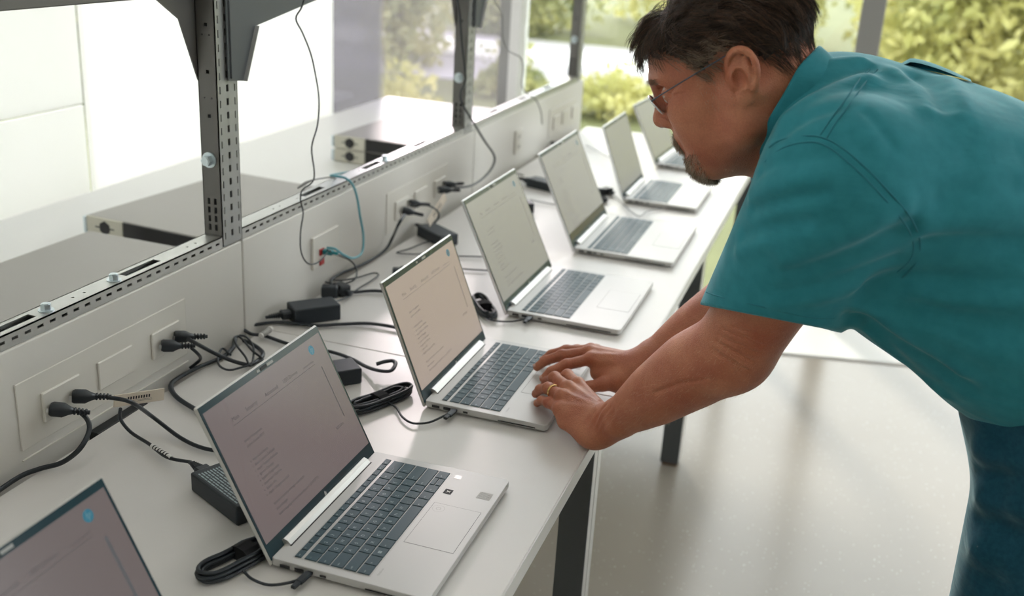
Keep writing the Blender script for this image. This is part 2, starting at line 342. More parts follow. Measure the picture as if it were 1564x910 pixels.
# upper beams with knee brackets
def bracket(yc, label, top=1.7):
    t = thing('knee_bracket', label, 'bracket', (0, yc, 0), 0, 'knee brackets under the upper shelf')
    # rear plate spreads to -y, front plate to +y
    for (xa, sg, off, nm, m) in ((-1.118, -1, 0.034, 'rear_gusset', M_post), (-1.072, 1, 0.012, 'front_gusset', M_shelf)):
        s_ = sg
        poly = [(-0.03 * s_, 1.242), (0.0 * s_, 1.236), (0.035 * s_, 1.238)]
        if sg < 0: poly = [(0.0, 1.240), (-0.030, 1.241), (-0.078, 1.350), (-0.16, 1.40), (-0.16, top), (0.03, top), (0.03, 1.26)]
        else: poly = [(-0.006, 1.242), (0.042, 1.236), (0.087, 1.330), (0.37, 1.372), (0.37, top), (-0.006, top)]
        a, b = (xa, xa + 0.0025)
        MB().prism(poly, a, b, 'x').build(nm, m, t)
    # folded lip along the sloping front edges and the channel clasping the post
    MB().box(-1.072, -1.066, 0.0, 0.003, 1.245, top, 0.001).build('fold_lip', M_shelf, t)
    MB().add([(-1.0725, 0.042, 1.236), (-1.0725, 0.087, 1.33), (-1.062, 0.089, 1.33), (-1.062, 0.044, 1.236), (-1.0725, 0.0405, 1.236), (-1.0725, 0.0855, 1.331), (-1.062, 0.0875, 1.331), (-1.062, 0.0425, 1.236)],
             [(0, 1, 2, 3), (7, 6, 5, 4), (0, 3, 7, 4), (3, 2, 6, 7), (2, 1, 5, 6)]).build('edge_lip', M_zinc2, t)
    return t
bracket(1.630, 'big grey knee bracket on the nearest post'); bracket(2.860, 'grey knee bracket on the second post')
for (a, b, lb) in ((-0.5, 1.595, 'upper shelf tray over the near end of the row'),):
    t = thing('upper_shelf', lb, 'shelf', (0, a, 0))
    MB().box(-1.12, -1.08, 0, b - a - 0.0, 1.392, 1.44, 0.002).build('shelf_beam', M_post, t)
    MB().box(-1.55, -1.12, 0, b - a, 1.43, 1.45, 0.002).build('shelf_tray', M_post, t)
t = thing('upper_shelf', 'upper shelf tray between the first and second posts', 'shelf', (0, 2.02, 0))
MB().box(-1.12, -1.08, 0, 0.66, 1.47, 1.52, 0.002).build('shelf_beam', M_shelf, t)
MB().box(-1.55, -1.12, 0, 0.66, 1.50, 1.52, 0.002).build('shelf_tray', M_shelf, t)

# ------------------------------------------------------------------ outlet plates (parts of the service panels)
def outlets(t, off, ys, kind):
    """wide plate with sub-frames; ys along y in world; z .775-.88"""
    o = -off
    def b(nm, y0, y1, z0, z1, x0, x1, parent, m=M_plate, bev=0.0015): return MB().box(x0, x1, y0 + o, y1 + o, z0, z1, bev).build(nm, m, parent)
    if kind == 'wide':
        y0, y1 = ys
        pl = b('outlet_plate', y0, y1, 0.773, 0.880, 0.0, 0.0022, t)
        for (a, c, sock) in ((y0 + 0.045, y0 + 0.125, 1), (y0 + 0.168, y0 + 0.252, 0), (y0 + 0.302, y0 + 0.378, 1)):
            fr = b('socket_frame' if sock else 'blank_plate', a, c, 0.800, 0.848, 0.0022, 0.0075 if sock else 0.0060, pl)
            if sock: SOCK.append((a + o, c + o, off))
    elif kind == 'data':
        y0, y1 = ys
        pl = b('data_plate', y0, y1, 0.794, 0.868, 0.0, 0.007, t)
        for z in (0.806, 0.829): b('red_jack', y0 + 0.025, y0 + 0.043, z - 0.007, z + 0.007, 0.007, 0.0105, pl, M_red, 0.0005)
    elif kind == 'duplex':
        y0, y1 = ys
        pl = b('outlet_plate', y0, y1, 0.79, 0.868, 0.0, 0.006, t)
        for z in (0.812, 0.846):
            b('receptacle', y0 + 0.02, y0 + 0.052, z - 0.012, z + 0.012, 0.006, 0.008, pl)
            MB().box(0.008, 0.0083, y0 + 0.029 + o, y0 + 0.031 + o, z - 0.005, z + 0.005).box(0.008, 0.0083, y0 + 0.041 + o, y0 + 0.043 + o, z - 0.005, z + 0.005).build('slot', M_ink, pl)
SOCK = []
outlets(PANELS[1][0], PANELS[1][1], (1.066, 1.470), 'wide')
MB().box(0.0, 0.003, 1.066 - PANELS[1][1], 1.47 - PANELS[1][1], 0.757, 0.7585).build('lower_lip', M_plate, PANELS[1][0])
outlets(PANELS[2][0], PANELS[2][1], (1.922, 2.040), 'data')
outlets(PANELS[2][0], PANELS[2][1], (2.302, 2.706), 'wide')
outlets(PANELS[3][0], PANELS[3][1], (3.30, 3.372), 'duplex')
outlets(PANELS[3][0], PANELS[3][1], (3.70, 4.05), 'wide')
# cable slots in the gap behind the table
tag(MB().box(-1.0745, -1.056, 1.205, 1.33, 0.712, 0.7405, 0.001).build('cable_slot', M_port), 'black cable slot between the table and the panel under the twin outlets', 'slot')

# ------------------------------------------------------------------ plugs
def frame_dir(d):
    d = Vector(d).normalized(); u = Vector((0, 0, 1)); s = d.cross(u).normalized(); u = s.cross(d)
    return Matrix(((d.x, s.x, u.x), (d.y, s.y, u.y), (d.z, s.z, u.z))).to_4x4()
def plug(cord, p, d, L=0.034, W=0.024, H=0.018, label=None):
    """flat hexagonal mains plug: face at p, body runs along d"""
    M = frame_dir(d)
    if cord is None: t = thing('mains_plug', label, 'plug', p, 0)
    else: t = CO[cord]; M = Matrix.Translation(p) @ M
    prof = [(0.0, 0.42), (0.10, 0.5), (0.55, 0.5), (0.80, 0.30), (1.0, 0.20)]
    mb = MB(); vs = []; n = 12
    for (u, r) in prof:
        for k in range(n):
            a = 2 * PI * (k + 0.5) / n; c, s_ = math.cos(a), math.sin(a)
            e = 0.55; vs.append((u * L, math.copysign(abs(c) ** e, c) * r * W, math.copysign(abs(s_) ** e, s_) * r * H))
    m = len(prof); fs = [tuple(range(n))[::-1], tuple(range((m - 1) * n, m * n))] + [(i * n + k, i * n + (k + 1) % n, (i + 1) * n + (k + 1) % n, (i + 1) * n + k) for i in range(m - 1) for k in range(n)]
    mb.add(vs, fs, True, 0, M); t = mb.build('plug', M_cable, t)
    rb = MB()
    for i in range(4): rb.box(L + i * 0.0052 - 0.001, L + i * 0.0052 + 0.0026, -0.0052 + i * 0.0004, 0.0052 - i * 0.0004, -0.0045, 0.0045, 0.0012, M)
    rb.tube([M @ Vector((L - 0.002, 0, 0)), M @ Vector((L + 0.022, 0, 0))], 0.0034, 8); rb.build('strain_relief', M_cable, t)
    pr = MB()
    for s_ in (-1, 1): pr.box(-0.004, 0.0, s_ * 0.0063 - 0.0009, s_ * 0.0063 + 0.0009, -0.003, 0.003, 0, M)
    pr.build('prong', M_zinc, t)
    return t
def paper_tag(cord, label, p, d, L, H):
    M = Matrix.Translation(p) @ frame_dir(d); t = CO[cord]
    MB().box(0, L, -0.0012, 0.0012, -H / 2, H / 2, 0.0004, M).build('paper_tag', M_paper, t); t = KIDS(t)[-1]; t['label'] = label
    pr = MB()
    for i in range(9):
        pr.box(L * 0.26 + i * L * 0.052, L * 0.26 + i * L * 0.052 + L * 0.03, 0.0013, 0.0014, -H * 0.02, H * 0.22, 0, M)
        pr.box(L * 0.26 + i * L * 0.052, L * 0.26 + i * L * 0.052 + L * 0.03, -0.0014, -0.0013, -H * 0.02, H * 0.22, 0, M)
    for k in range(2): pr.box(L * 0.25, L * 0.75, -0.0014, 0.0014, -H * (0.12 + 0.1 * k) - 0.0004, -H * (0.12 + 0.1 * k), 0, M)
    pr.build('tag_print', M_ink, t); return t
def sleeve(cord, label, pts, r, m=M_white, bars=True):
    o = MB().tube(pts, r, 10); a, b = Vector(pts[0]), Vector(pts[-1])
    if bars:
        for i in range(6):
            p = a.lerp(b, 0.12 + i * 0.13); q = a.lerp(b, 0.12 + i * 0.13 + 0.05)
            o.tube([p, q], r + 0.0002, 10, mi=1)
    q = o.build('printed_sleeve', [m, M_ink], CO[cord]); q['label'] = label; return q

# ------------------------------------------------------------------ cables
CABLE={
 'near_plug_cord':[(-1.0350,1.1418,0.8153),(-1.0200,1.1435,0.8024),(-1.0100,1.1341,0.7892),(-1.0040,1.1054,0.7750),(-1.0286,1.0942,0.7520),(-1.0525,1.0736,0.7460),(-1.0618,1.0424,0.7460),(-1.0579,0.9736,0.7460)],
 'tagged_plug_cord':[(-0.9950,1.1631,0.8350),(-0.9600,1.1703,0.8315),(-0.9817,1.2479,0.7650),(-0.9270,1.2379,0.7470),(-0.8767,1.2255,0.7460),(-0.8338,1.2315,0.7460),(-0.7866,1.2488,0.7460)],
 'adapter_lead':[(-1.0200,1.2181,0.7864),(-1.0251,1.2223,0.7650),(-1.0030,1.2175,0.7490),(-0.9563,1.2005,0.7470),(-0.9062,1.1760,0.7480),(-0.8673,1.1496,0.7550),(-0.8411,1.1367,0.7580)],
 'flat_cord':[(-1.0300,1.4206,0.8110),(-1.0250,1.4332,0.7946),(-1.0502,1.4736,0.7650),(-1.0624,1.4743,0.7520),(-1.0713,1.4705,0.7440)],
 'long_plug_cord':[(-1.0300,1.4145,0.8292),(-1.0495,1.4821,0.7850),(-1.0266,1.5079,0.7600),(-0.9986,1.5173,0.7500),(-0.9781,1.5283,0.7470),(-0.9867,1.5806,0.7460),(-1.0302,1.6119,0.7460),(-1.0532,1.6185,0.7460)],
 'thick_cord':[(-0.7708,1.2607,0.7460),(-0.8912,1.3012,0.7460),(-0.9611,1.3308,0.7460),(-1.0140,1.3550,0.7460),(-1.0493,1.3841,0.7460),(-1.0615,1.4141,0.7460),(-1.0583,1.4719,0.7460),(-1.0448,1.5346,0.7460),(-1.0532,1.5824,0.7460),(-1.0754,1.6258,0.7460),(-1.0881,1.6737,0.7470),(-1.0712,1.7020,0.7470),(-1.0365,1.7317,0.7470),(-0.9698,1.7458,0.7470),(-0.9266,1.7758,0.7470),(-0.8752,1.8061,0.7470),(-0.8113,1.8106,0.7470),(-0.7631,1.7997,0.7470)],
 'middle_cord':[(-1.0798,1.6608,0.7490),(-1.0550,1.6494,0.7480),(-1.0275,1.6547,0.7470),(-0.9683,1.6402,0.7470),(-0.9185,1.6400,0.7470),(-0.8778,1.6426,0.7470),(-0.8305,1.6314,0.7470),(-0.7829,1.6038,0.7500),(-0.7443,1.5785,0.7600),(-0.7245,1.5833,0.7620),(-0.7265,1.6072,0.7650),(-0.7370,1.6186,0.7650),(-0.7486,1.6095,0.7650),(-0.7622,1.6021,0.7600)],
 'looped_cord':[(-1.0319,1.5410,0.7500),(-1.0618,1.5607,0.7500),(-1.0470,1.5233,0.7500),(-1.0235,1.4920,0.7500),(-0.9968,1.4826,0.7500),(-0.9818,1.5060,0.7500),(-0.9686,1.5354,0.7500),(-0.9701,1.5513,0.7500),(-1.0020,1.5670,0.7550),(-1.0464,1.5973,0.7620),(-1.0504,1.5836,0.7650),(-1.0319,1.5634,0.7600),(-0.9963,1.5357,0.7550),(-0.9755,1.5156,0.7500),(-0.9797,1.5332,0.7500),(-1.0119,1.5874,0.7520),(-1.0381,1.6069,0.7600),(-1.0488,1.5990,0.7650)],
 'blue_network_cable':[(-1.2000,2.4464,0.8976),(-1.1500,2.2374,0.9385),(-1.1000,2.0606,0.9740),(-1.0700,2.0659,0.9723),(-1.0500,2.0685,0.9593),(-1.0400,2.0717,0.9311),(-1.0300,2.0687,0.8873),(-1.0200,2.0659,0.8431),(-1.0100,2.0397,0.8129),(-1.0000,1.9779,0.8184),(-1.0000,1.9314,0.8393),(-1.0100,1.9116,0.8566),(-1.0300,1.9139,0.8558)],
 'hanging_thin_cable':[(-1.0200,1.8225,1.4101),(-1.0200,1.8018,1.3659),(-1.0200,1.7769,1.3437),(-1.0200,1.8006,1.3156),(-1.0200,1.8299,1.2762),(-1.0200,1.8474,1.2367),(-1.0200,1.8625,1.1834),(-1.0200,1.8564,1.1319),(-1.0300,1.8497,1.0854),(-1.0400,1.8777,1.0285),(-1.0450,1.8781,1.0056),(-1.0500,1.8462,0.9953),(-1.0500,1.8377,0.9765),(-1.0500,1.8477,0.9463),(-1.0400,1.8185,0.9132),(-1.0300,1.8026,0.8771),(-1.0200,1.8111,0.8522),(-1.0200,1.8523,0.8415),(-1.0300,1.9138,0.8440)],
 'rail_loop_cable':[(-1.0700,1.9231,0.9968),(-1.1000,1.9149,0.9774),(-1.0900,1.9392,0.9878),(-1.0900,2.0266,0.9779),(-1.0700,2.0255,0.9793)],
 'tangle_cord':[(-1.0300,1.9139,0.8499),(-1.0736,2.0574,0.7900),(-1.0556,2.0813,0.7700),(-1.0338,2.0616,0.7570),(-1.0206,2.0193,0.7500),(-1.0445,1.9861,0.7470),(-1.0891,1.9923,0.7470),(-1.1323,2.0100,0.7470),(-1.1389,1.9859,0.7470),(-1.1116,1.9406,0.7470),(-1.0770,1.9110,0.7470)],
 'thin_lead':[(-0.9877,1.8545,0.7570),(-0.9854,1.9188,0.7480),(-0.9917,1.9879,0.7460),(-0.9892,2.0388,0.7460),(-0.9919,2.0888,0.7460),(-1.0086,2.0956,0.7460),(-1.0273,2.0490,0.7460),(-1.0517,2.0155,0.7460),(-1.0878,2.0114,0.7460),(-1.1240,2.0255,0.7500),(-1.1384,1.9969,0.7500)],
 'black_mains_cord':[(-1.0000,2.2481,0.8504),(-0.9900,2.1925,0.8430),(-1.0497,2.2907,0.7750),(-1.0531,2.2607,0.7520),(-1.0540,2.1890,0.7470),(-1.0596,2.1131,0.7470),(-1.0714,2.0532,0.7470),(-1.0656,1.9948,0.7470),(-1.0247,1.9577,0.7470),(-0.9892,1.9573,0.7470),(-0.9484,1.9884,0.7470),(-0.8803,1.9958,0.7470)],
 'curved_outlet_cord':[(-1.0300,2.3548,0.8420),(-1.0000,2.3346,0.8562),(-0.9800,2.3504,0.8519),(-0.9700,2.3834,0.8317),(-0.9700,2.3937,0.8119),(-0.9700,2.3685,0.8044)],
 'folded_lead':[(-0.9623,2.4069,0.7500),(-0.9955,2.3733,0.7470),(-1.0109,2.3055,0.7460),(-1.0248,2.2614,0.7460),(-0.9794,2.2746,0.7460),(-0.9551,2.3000,0.7460)],
 'lead_behind_screen':[(-0.9660,2.2642,0.7460),(-0.8950,2.3034,0.7460),(-0.8284,2.3341,0.7460),(-0.8032,2.3361,0.7460)],
 'lead_behind_screen_low':[(-0.9477,2.2221,0.7460),(-0.8766,2.2159,0.7460),(-0.8268,2.2263,0.7460),(-0.7775,2.2421,0.7460)],
 'hanging_cord':[(-1.0200,2.5951,1.3820),(-1.0200,2.6132,1.2998),(-1.0200,2.6414,1.2140),(-1.0200,2.6757,1.1240),(-1.0200,2.6453,1.0927),(-1.0200,2.6587,1.0592),(-1.0200,2.7633,0.9850),(-1.0200,2.8523,0.9225),(-1.0200,2.9469,0.8597),(-1.0200,2.9342,0.8279),(-1.0200,2.8568,0.8098),(-1.0200,2.7590,0.8093),(-1.0300,2.6807,0.8194),(-1.0450,2.6583,0.8261)],
 'hanging_grey_wire':[(-1.0200,2.8881,1.3537),(-1.0200,2.9505,1.2783),(-1.0200,2.9687,1.2027),(-1.0200,3.0348,1.1624),(-1.0200,3.1466,1.1316),(-1.0200,3.1800,1.0937),(-1.0300,3.2078,1.0380),(-1.0400,3.3006,0.9975),(-1.0450,3.4167,0.9614),(-1.0400,3.4712,0.9137),(-1.0300,3.4641,0.8704)],
 'far_lead':[(-1.1524,4.1115,0.7460),(-1.2138,4.1010,0.7460)],
 'lead_a':[(-1.0000,3.1931,0.7500),(-1.0393,3.2094,0.7480),(-1.0538,3.1527,0.7470)],
 'lead_b':[(-0.8863,2.9104,0.7500),(-0.8349,2.9110,0.7470),(-0.7755,2.8956,0.7470),(-0.7174,2.8166,0.7470)],
 'lead_c':[(-0.7233,3.1457,0.7500),(-0.6694,3.0987,0.7470),(-0.6152,2.9993,0.7470),(-0.5559,2.9111,0.7470),(-0.5421,2.9840,0.7470),(-0.5127,3.0347,0.7470)],
 'lead_d':[(-0.9467,3.7788,0.7500),(-0.8775,3.7076,0.7470),(-0.8083,3.6264,0.7470),(-0.7566,3.6112,0.7470)],
 'chargeB':[(-0.6423,0.9696,0.7500),(-0.6269,0.9643,0.7460),(-0.6018,0.9618,0.7460),(-0.5817,0.9750,0.7460),(-0.5687,0.9880,0.7480),(-0.5627,0.9974,0.7505)],
 'chargeC':[(-0.6931,1.4929,0.7480),(-0.6669,1.4818,0.7460),(-0.6435,1.4546,0.7460),(-0.6179,1.4402,0.7460),(-0.5942,1.4540,0.7460),(-0.5792,1.4834,0.7480),(-0.5709,1.4981,0.7505)],
 'chargeD':[(-0.7064,2.0099,0.7480),(-0.6890,1.9716,0.7460),(-0.6634,1.9421,0.7460),(-0.6262,1.9486,0.7460),(-0.5997,1.9691,0.7480),(-0.5926,1.9826,0.7505)],
}

CABLE['adapter_lead'][-2:] = [(-0.862, 1.169, 0.754)]
for k_, (x_, y_) in {'hanging_thin_cable': (-1.03, 1.93), 'hanging_cord': (-1.05, 2.80), 'hanging_grey_wire': (-1.05, 3.30)}.items():
    p_ = CABLE[k_][0]; CABLE[k_] = [(x_ - .02, y_, 1.74), (x_, y_ + .01, 1.60)] + CABLE[k_]
CR = {'near_plug_cord': (0.0042, 'flat black cord from the near plug running off along the panel'),
 'tagged_plug_cord': (0.0033, 'black cord from the paper tag disappearing behind the nearest full laptop'),
 'adapter_lead': (0.0028, 'thin black lead with a white printed sleeve into the nearest adapter'),
 'flat_cord': (0.0030, 'short black cord curling down from the second twin outlet'),
 'long_plug_cord': (0.0040, 'black cord from the second outlet into the small coil of loops'),
 'thick_cord': (0.0046, 'thick black cord sweeping round the table from behind the front laptop'),
 'middle_cord': (0.0042, 'thick black cord running behind the front laptop towards the cable bundle'),
 'looped_cord': (0.0021, 'thin black lead in open loops beside the front laptop'),
 'blue_network_cable': (0.0027, 'blue network cable hanging over the rail into the red jack'),
 'hanging_thin_cable': (0.0016, 'thin black cable hanging from above in front of the blinds'),
 'rail_loop_cable': (0.0018, 'short dark cable loop lying over the rail'),
 'tangle_cord': (0.0020, 'thin dark cord drooping below the red jacks'),
 'thin_lead': (0.0019, 'thin black lead from the boxy adapter looping back to the wall'),
 'black_mains_cord': (0.0036, 'black mains cord running from the crumpled tag along the wall'),
 'curved_outlet_cord': (0.0024, 'black cord arching over the crumpled tag'),
 'folded_lead': (0.0018, 'thin dark lead folded back beside the far adapter'),
 'lead_behind_screen': (0.0018, 'upper of two thin leads seen between the second and third full laptops'),
 'lead_behind_screen_low': (0.0020, 'lower of two thin leads seen between the second and third full laptops'),
 'hanging_cord': (0.0032, 'black cord hanging down the second post to the outlet'),
 'hanging_grey_wire': (0.0022, 'grey wire dangling over the far rail'),
 'far_lead': (0.0025, 'dark lead end on the table by the farthest outlet'),
 'lead_a': (0.0024, 'short lead of the adapter behind the third full laptop'),
 'lead_b': (0.0018, 'thin grey lead of the dark adapter behind the fourth full laptop'),
 'lead_c': (0.0018, 'thin lead looping between the fourth and fifth full laptops'),
 'lead_d': (0.0018, 'thin lead on the table near the far laptops'),
 'chargeB': (0.0020, 'black charging lead, coiled beside the hinge of the front full laptop it feeds'),
 'chargeC': (0.0020, 'black charging lead coiled between the two nearest full laptops'),
 'chargeD': (0.0020, 'black charging lead coiled between the typed-on laptop and the large one beyond')}
CO = {}
for k, pts in CABLE.items():
    r, lb = CR[k]
    pts = [(p[0], p[1], max(p[2], 0.7402 + r * (0.75 if r > 0.004 else 1.0)) if p[0] > -1.055 else p[2]) for p in pts]
    nm = 'network_cable' if 'blue' in k else 'charging_lead' if k.startswith('charge') else 'mains_cable' if r > 0.003 else 'thin_cable'
    mb = MB().tube(smooth_path(pts, 5), r, 8, flat=0.75 if r > 0.004 else 1.0)
    m = M_blue if 'blue' in k else M_cableg if k in ('hanging_grey_wire', 'lead_b', 'lead_c', 'lead_d', 'rail_loop_cable') else M_cable
    o = tag(mb.build(nm, m), lb, 'cable')
    CO[k] = o
c_ = CABLE['adapter_lead']
sleeve('adapter_lead', 'white printed sleeve with black marks', [Vector(c_[3]).lerp(Vector(c_[4]), 0.15), Vector(c_[4]).lerp(Vector(c_[5]), 0.2)], 0.0036)
sleeve('middle_cord', 'white printed band', [(-1.028, 1.640, 0.752), (-1.026, 1.675, 0.756)], 0.0056)
plug('near_plug_cord', (-1.063, 1.118, 0.822), (0.8, 0.42, -0.12))
plug('tagged_plug_cord', (-1.063, 1.165, 0.822), (0.75, 0.52, -0.08))
plug('flat_cord', (-1.063, 1.383, 0.823), (0.72, 0.60, -0.10))
plug('long_plug_cord', (-1.063, 1.420, 0.826), (0.72, 0.65, -0.10))
plug('black_mains_cord', (-1.063, 2.375, 0.823), (0.85, 0.35, -0.2))
plug('curved_outlet_cord', (-1.063, 2.42, 0.830), (0.7, 0.6, -0.1))
plug('hanging_cord', (-1.063, 2.655, 0.828), (0.6, 0.75, -0.02), L=0.042)
plug(None, (-1.063, 2.615, 0.822), (0.7, 0.6, -0.05), L=0.042, label='black plug beside the plug of the hanging cord, with no lead to be seen')
paper_tag('tagged_plug_cord', 'folded cream paper tag with a black barcode', (-1.012, 1.195, 0.811), (0.45, 0.86, -0.13), 0.082, 0.020)
paper_tag('black_mains_cord', 'crumpled cream paper tag', (-1.0, 2.40, 0.79), (0.1, 0.75, 0.5), 0.10, 0.026)
MB().box(-1.064, -1.040, 1.952, 1.966, 0.824, 0.835, 0.002).box(-1.041, -1.028, 1.956, 1.962, 0.826, 0.833, 0.001).build('network_plug', mat('teal_plug', (0.02, 0.22, 0.25), 0.4), CO['blue_network_cable'])['label'] = 'teal network plug'

def adapter(label, loc, rz, L=0.115, W=0.052, H=0.028, plug_end=True, print_=False, lead=True):
    t = thing('power_adapter', label, 'adapter', loc, rz, 'black laptop power adapters')
    MB().box(-L / 2, L / 2, -W / 2, W / 2, 0, H, 0.003, seg=2).build('brick_body', M_adapter, t)
    if print_:
        pr = MB(); rr = random.Random(3)
        for i in range(9):
            x = -L / 2 + 0.012
            while x < L / 2 - 0.012:
                l_ = rr.uniform(0.003, 0.012); pr.box(x, min(x + l_, L / 2 - 0.01), -W / 2 + 0.006 + i * 0.0046, -W / 2 + 0.0082 + i * 0.0046, H, H + 0.0002); x += l_ + 0.0018
        pr.build('label_print', M_legend, t)
    if plug_end:
        c = MB(); c.box(-L / 2 - 0.022, -L / 2 + 0.002, -0.0115, 0.0115, H / 2 - 0.008, H / 2 + 0.008, 0.003)
        for i in range(5): c.box(-L / 2 - 0.027 - i * 0.0045, -L / 2 - 0.0242 - i * 0.0045, -0.0062 + i * 0.0006, 0.0062 - i * 0.0006, H / 2 - 0.0055 + i * 0.0004, H / 2 + 0.0055 - i * 0.0004, 0.001)
        c.tube([(-L / 2 - 0.052, 0, H / 2 - 0.001), (-L / 2 - 0.02, 0, H / 2)], 0.0034, 8)
        c.build('cord_connector', M_cable, t)
    return t
adapter('nearest black power adapter, with grey printed text on top', (-0.757, 1.118, 0.7402), math.radians(-26), L=0.125, W=0.056, H=0.030, print_=True)
adapter('boxy dark adapter against the wall below the red jacks', (-0.998, 1.795, 0.7402), math.radians(48), L=0.098, W=0.055, H=0.034)
adapter('dark adapter half hidden behind the front full laptop', (-0.826, 1.530, 0.7402), math.radians(48), L=0.115, W=0.055, H=0.030, plug_end=False)
adapter('dark adapter under the crumpled tag behind the typed-on laptop', (-0.985, 2.425, 0.7402), math.radians(-35), L=0.115, W=0.055, H=0.030)
adapter('dark adapter peeking out behind the third full laptop', (-0.905, 3.10, 0.7402), math.radians(-20), L=0.10, W=0.05, H=0.028)
adapter('small dark adapter low behind the third full laptop', (-0.885, 2.80, 0.7402), math.radians(30), L=0.08, W=0.045, H=0.03, plug_end=False)
def cable_lump(label, c, s, rz=0):
    t = thing('plug_cluster', label, 'plug', c, rz)
    mb = MB()
    for (x, y, a) in ((0, 0, 0.4), (0.014, 0.02, -0.5)):
        M = Matrix.Translation((x * s, y * s, 0)) @ Matrix.Rotation(a, 4, 'Z')
        mb.box(-0.016 * s, 0.016 * s, -0.012 * s, 0.012 * s, 0, 0.022 * s, 0.004 * s, M, seg=2); mb.box(0.014 * s, 0.03 * s, -0.005 * s, 0.005 * s, 0.006 * s, 0.015 * s, 0.002 * s, M)
    mb.build('plug_body', M_cable, t); return t
cable_lump('round black plug lump below the red jacks', (-1.03, 1.925, 0.7402), 1.15)
cable_lump('small black plug behind the far edge of the typed-on laptop', (-0.955, 2.12, 0.7402), 0.9)
cable_lump('black plug lying behind the fourth full laptop', (-0.72, 3.12, 0.7402), 1.0)
cable_lump('dark plug on the farthest outlet', (-1.05, 3.72, 0.7402), 1.0)

def coil(cord, label, c, rz, L, W, n=5, seed=0, r=0.0026, strap=0.0, tail=True):
    """bundle of elongated loops held by a strap"""
    rr = random.Random(seed); t = CO[cord] if cord else None; lc, rzz = c, rz
    def put_(o):
        o.location = lc; o.rotation_euler = (0, 0, rzz); return o
    pts = []
    for k in range(n):
        l = L / 2 * (1 - 0.06 * rr.random() * k); w = W / 2 * (1 - 0.10 * k + 0.05 * rr.random()); zz = r + 0.0002 + (k % 3) * r * 1.75 ; sh = rr.uniform(-0.004, 0.004)
        for j in range(18):
            a = 2 * PI * j / 18; pinch = 0.42 + 0.58 * abs(math.cos(a)) ** 0.7 if abs(math.cos(a)) < 0.99 else 1
            pts.append((l * math.cos(a) + sh, w * math.sin(a) * (0.55 + 0.45 * abs(math.cos(a)) ** 0.5), zz + 0.004 * abs(math.cos(a)) * rr.uniform(0.2, 1.0) + (j / 18) * r * 0.5))
    lo = put_(MB().tube(smooth_path(pts, 2), r, 7).build('coiled_loops' if cord else 'coiled_lead', M_cable, t))
    if not cord: tag(lo, label, 'cable')
    s = MB(); H = r * 7
    prof = [(-W * 0.34, 0.0), (-W * 0.40, H * 0.35), (-W * 0.34, H * 0.8), (-W * 0.15, H), (W * 0.15, H), (W * 0.34, H * 0.8), (W * 0.40, H * 0.35), (W * 0.34, 0.0)]
    s.prism(prof, strap - 0.011, strap + 0.011, 'x'); st_ = s.build('strap', mat('woven_strap', (0.006, 0.007, 0.009), 0.9, bump=0.4, bscale=900), t or lo)
    if cord: put_(st_)
    return t
coil('chargeB', 'coiled black lead beside the hinge of the front full laptop', (-0.668, 0.985, 0.7402), math.radians(70), 0.105, 0.052, 5, 1, 0.0030, 0.022)
coil('chargeC', 'coiled black lead between the two nearest full laptops', (-0.705, 1.492, 0.7402), math.radians(66), 0.15, 0.050, 6, 2, 0.0027, 0.004)
coil('chargeD', 'coiled black lead between the typed-on laptop and the third full laptop', (-0.70, 2.005, 0.7402), math.radians(-55), 0.13, 0.05, 5, 3, 0.0027, 0.0)
coil(None, 'small dark coil between the fourth and fifth full laptops', (-0.705, 3.02, 0.7402), math.radians(70), 0.08, 0.045, 4, 4, 0.0026, 0.0)

# ------------------------------------------------------------------ rear counter with the servers
t = thing('rear_counter', 'long white counter behind the panels, holding the flat metal servers', 'counter', (0, 0.3, 0))
MB().box(-2.03, -1.17, 0, 4.05, 0.715, 0.74, 0.002).build('countertop', M_counter, t)
for (xx, yy) in ((-1.98, 0.05), (-1.25, 0.05), (-1.98, 3.94), (-1.25, 3.94), (-1.98, 2.0), (-1.25, 2.0)): MB().box(xx, xx + 0.05, yy, yy + 0.05, 0, 0.715, 0.002).build('leg', M_mull, t)
def server(label, loc, rz, W=0.43, D=0.56, H=0.044, ears=1):
    t = thing('rack_server', label, 'server', loc, rz, 'flat metal servers on the rear counter')
    for k in range(ears):
        z = k * (H + 0.001)
        MB().box(0, W, 0.0, D, z, z + H, 0.0015).build('case', M_server, t)
        e = MB().box(-0.002, 0.112, -0.006, 0.001, z + 0.001, z + H - 0.001, 0.001).build('front_ear', M_ear, t)
        hx = [(0.056 + 0.0180 * math.cos(PI / 6 * j * 2 + PI / 6) * (1.0), z + H / 2 + 0.0180 * math.sin(PI / 6 * j * 2 + PI / 6)) for j in range(6)]
        MB().prism(hx, -0.0068, -0.0059, 'y').box(0.026, 0.086, -0.0066, -0.0060, z + H / 2 - 0.0016, z + H / 2 + 0.0016).build('handle_hole', M_ink, e)
        MB().box(-0.012, -0.002, -0.008, 0.02, z + 0.004, z + H - 0.004, 0.001).build('rack_latch', M_bolt, t)
        MB().box(0.1125, W - 0.03, -0.005, 0.001, z + 0.003, z + H - 0.002, 0.001).build('black_grille', mat('server_grille', (0.014, 0.014, 0.016), 0.5, bump=0.3, bscale=300) if k == 0 and 'server_grille' not in bpy.data.materials else bpy.data.materials['server_grille'], t)
        MB().box(W - 0.03, W + 0.002, -0.006, 0.001, z + 0.001, z + H - 0.001, 0.001).build('front_ear', M_ear, t)
    return t
server('middle flat grey server, its hexagonal ear cut-out behind the nearest post', (-1.765, 2.048, 0.7405), math.radians(-5), H=0.050)
server('nearest flat grey server with only its lid showing', (-1.695, 1.42, 0.7405), math.radians(-1), D=0.535)
server('far pair of stacked flat servers with two round ear cut-outs', (-1.628, 3.085, 0.7405), math.radians(-2), D=0.53, ears=2)

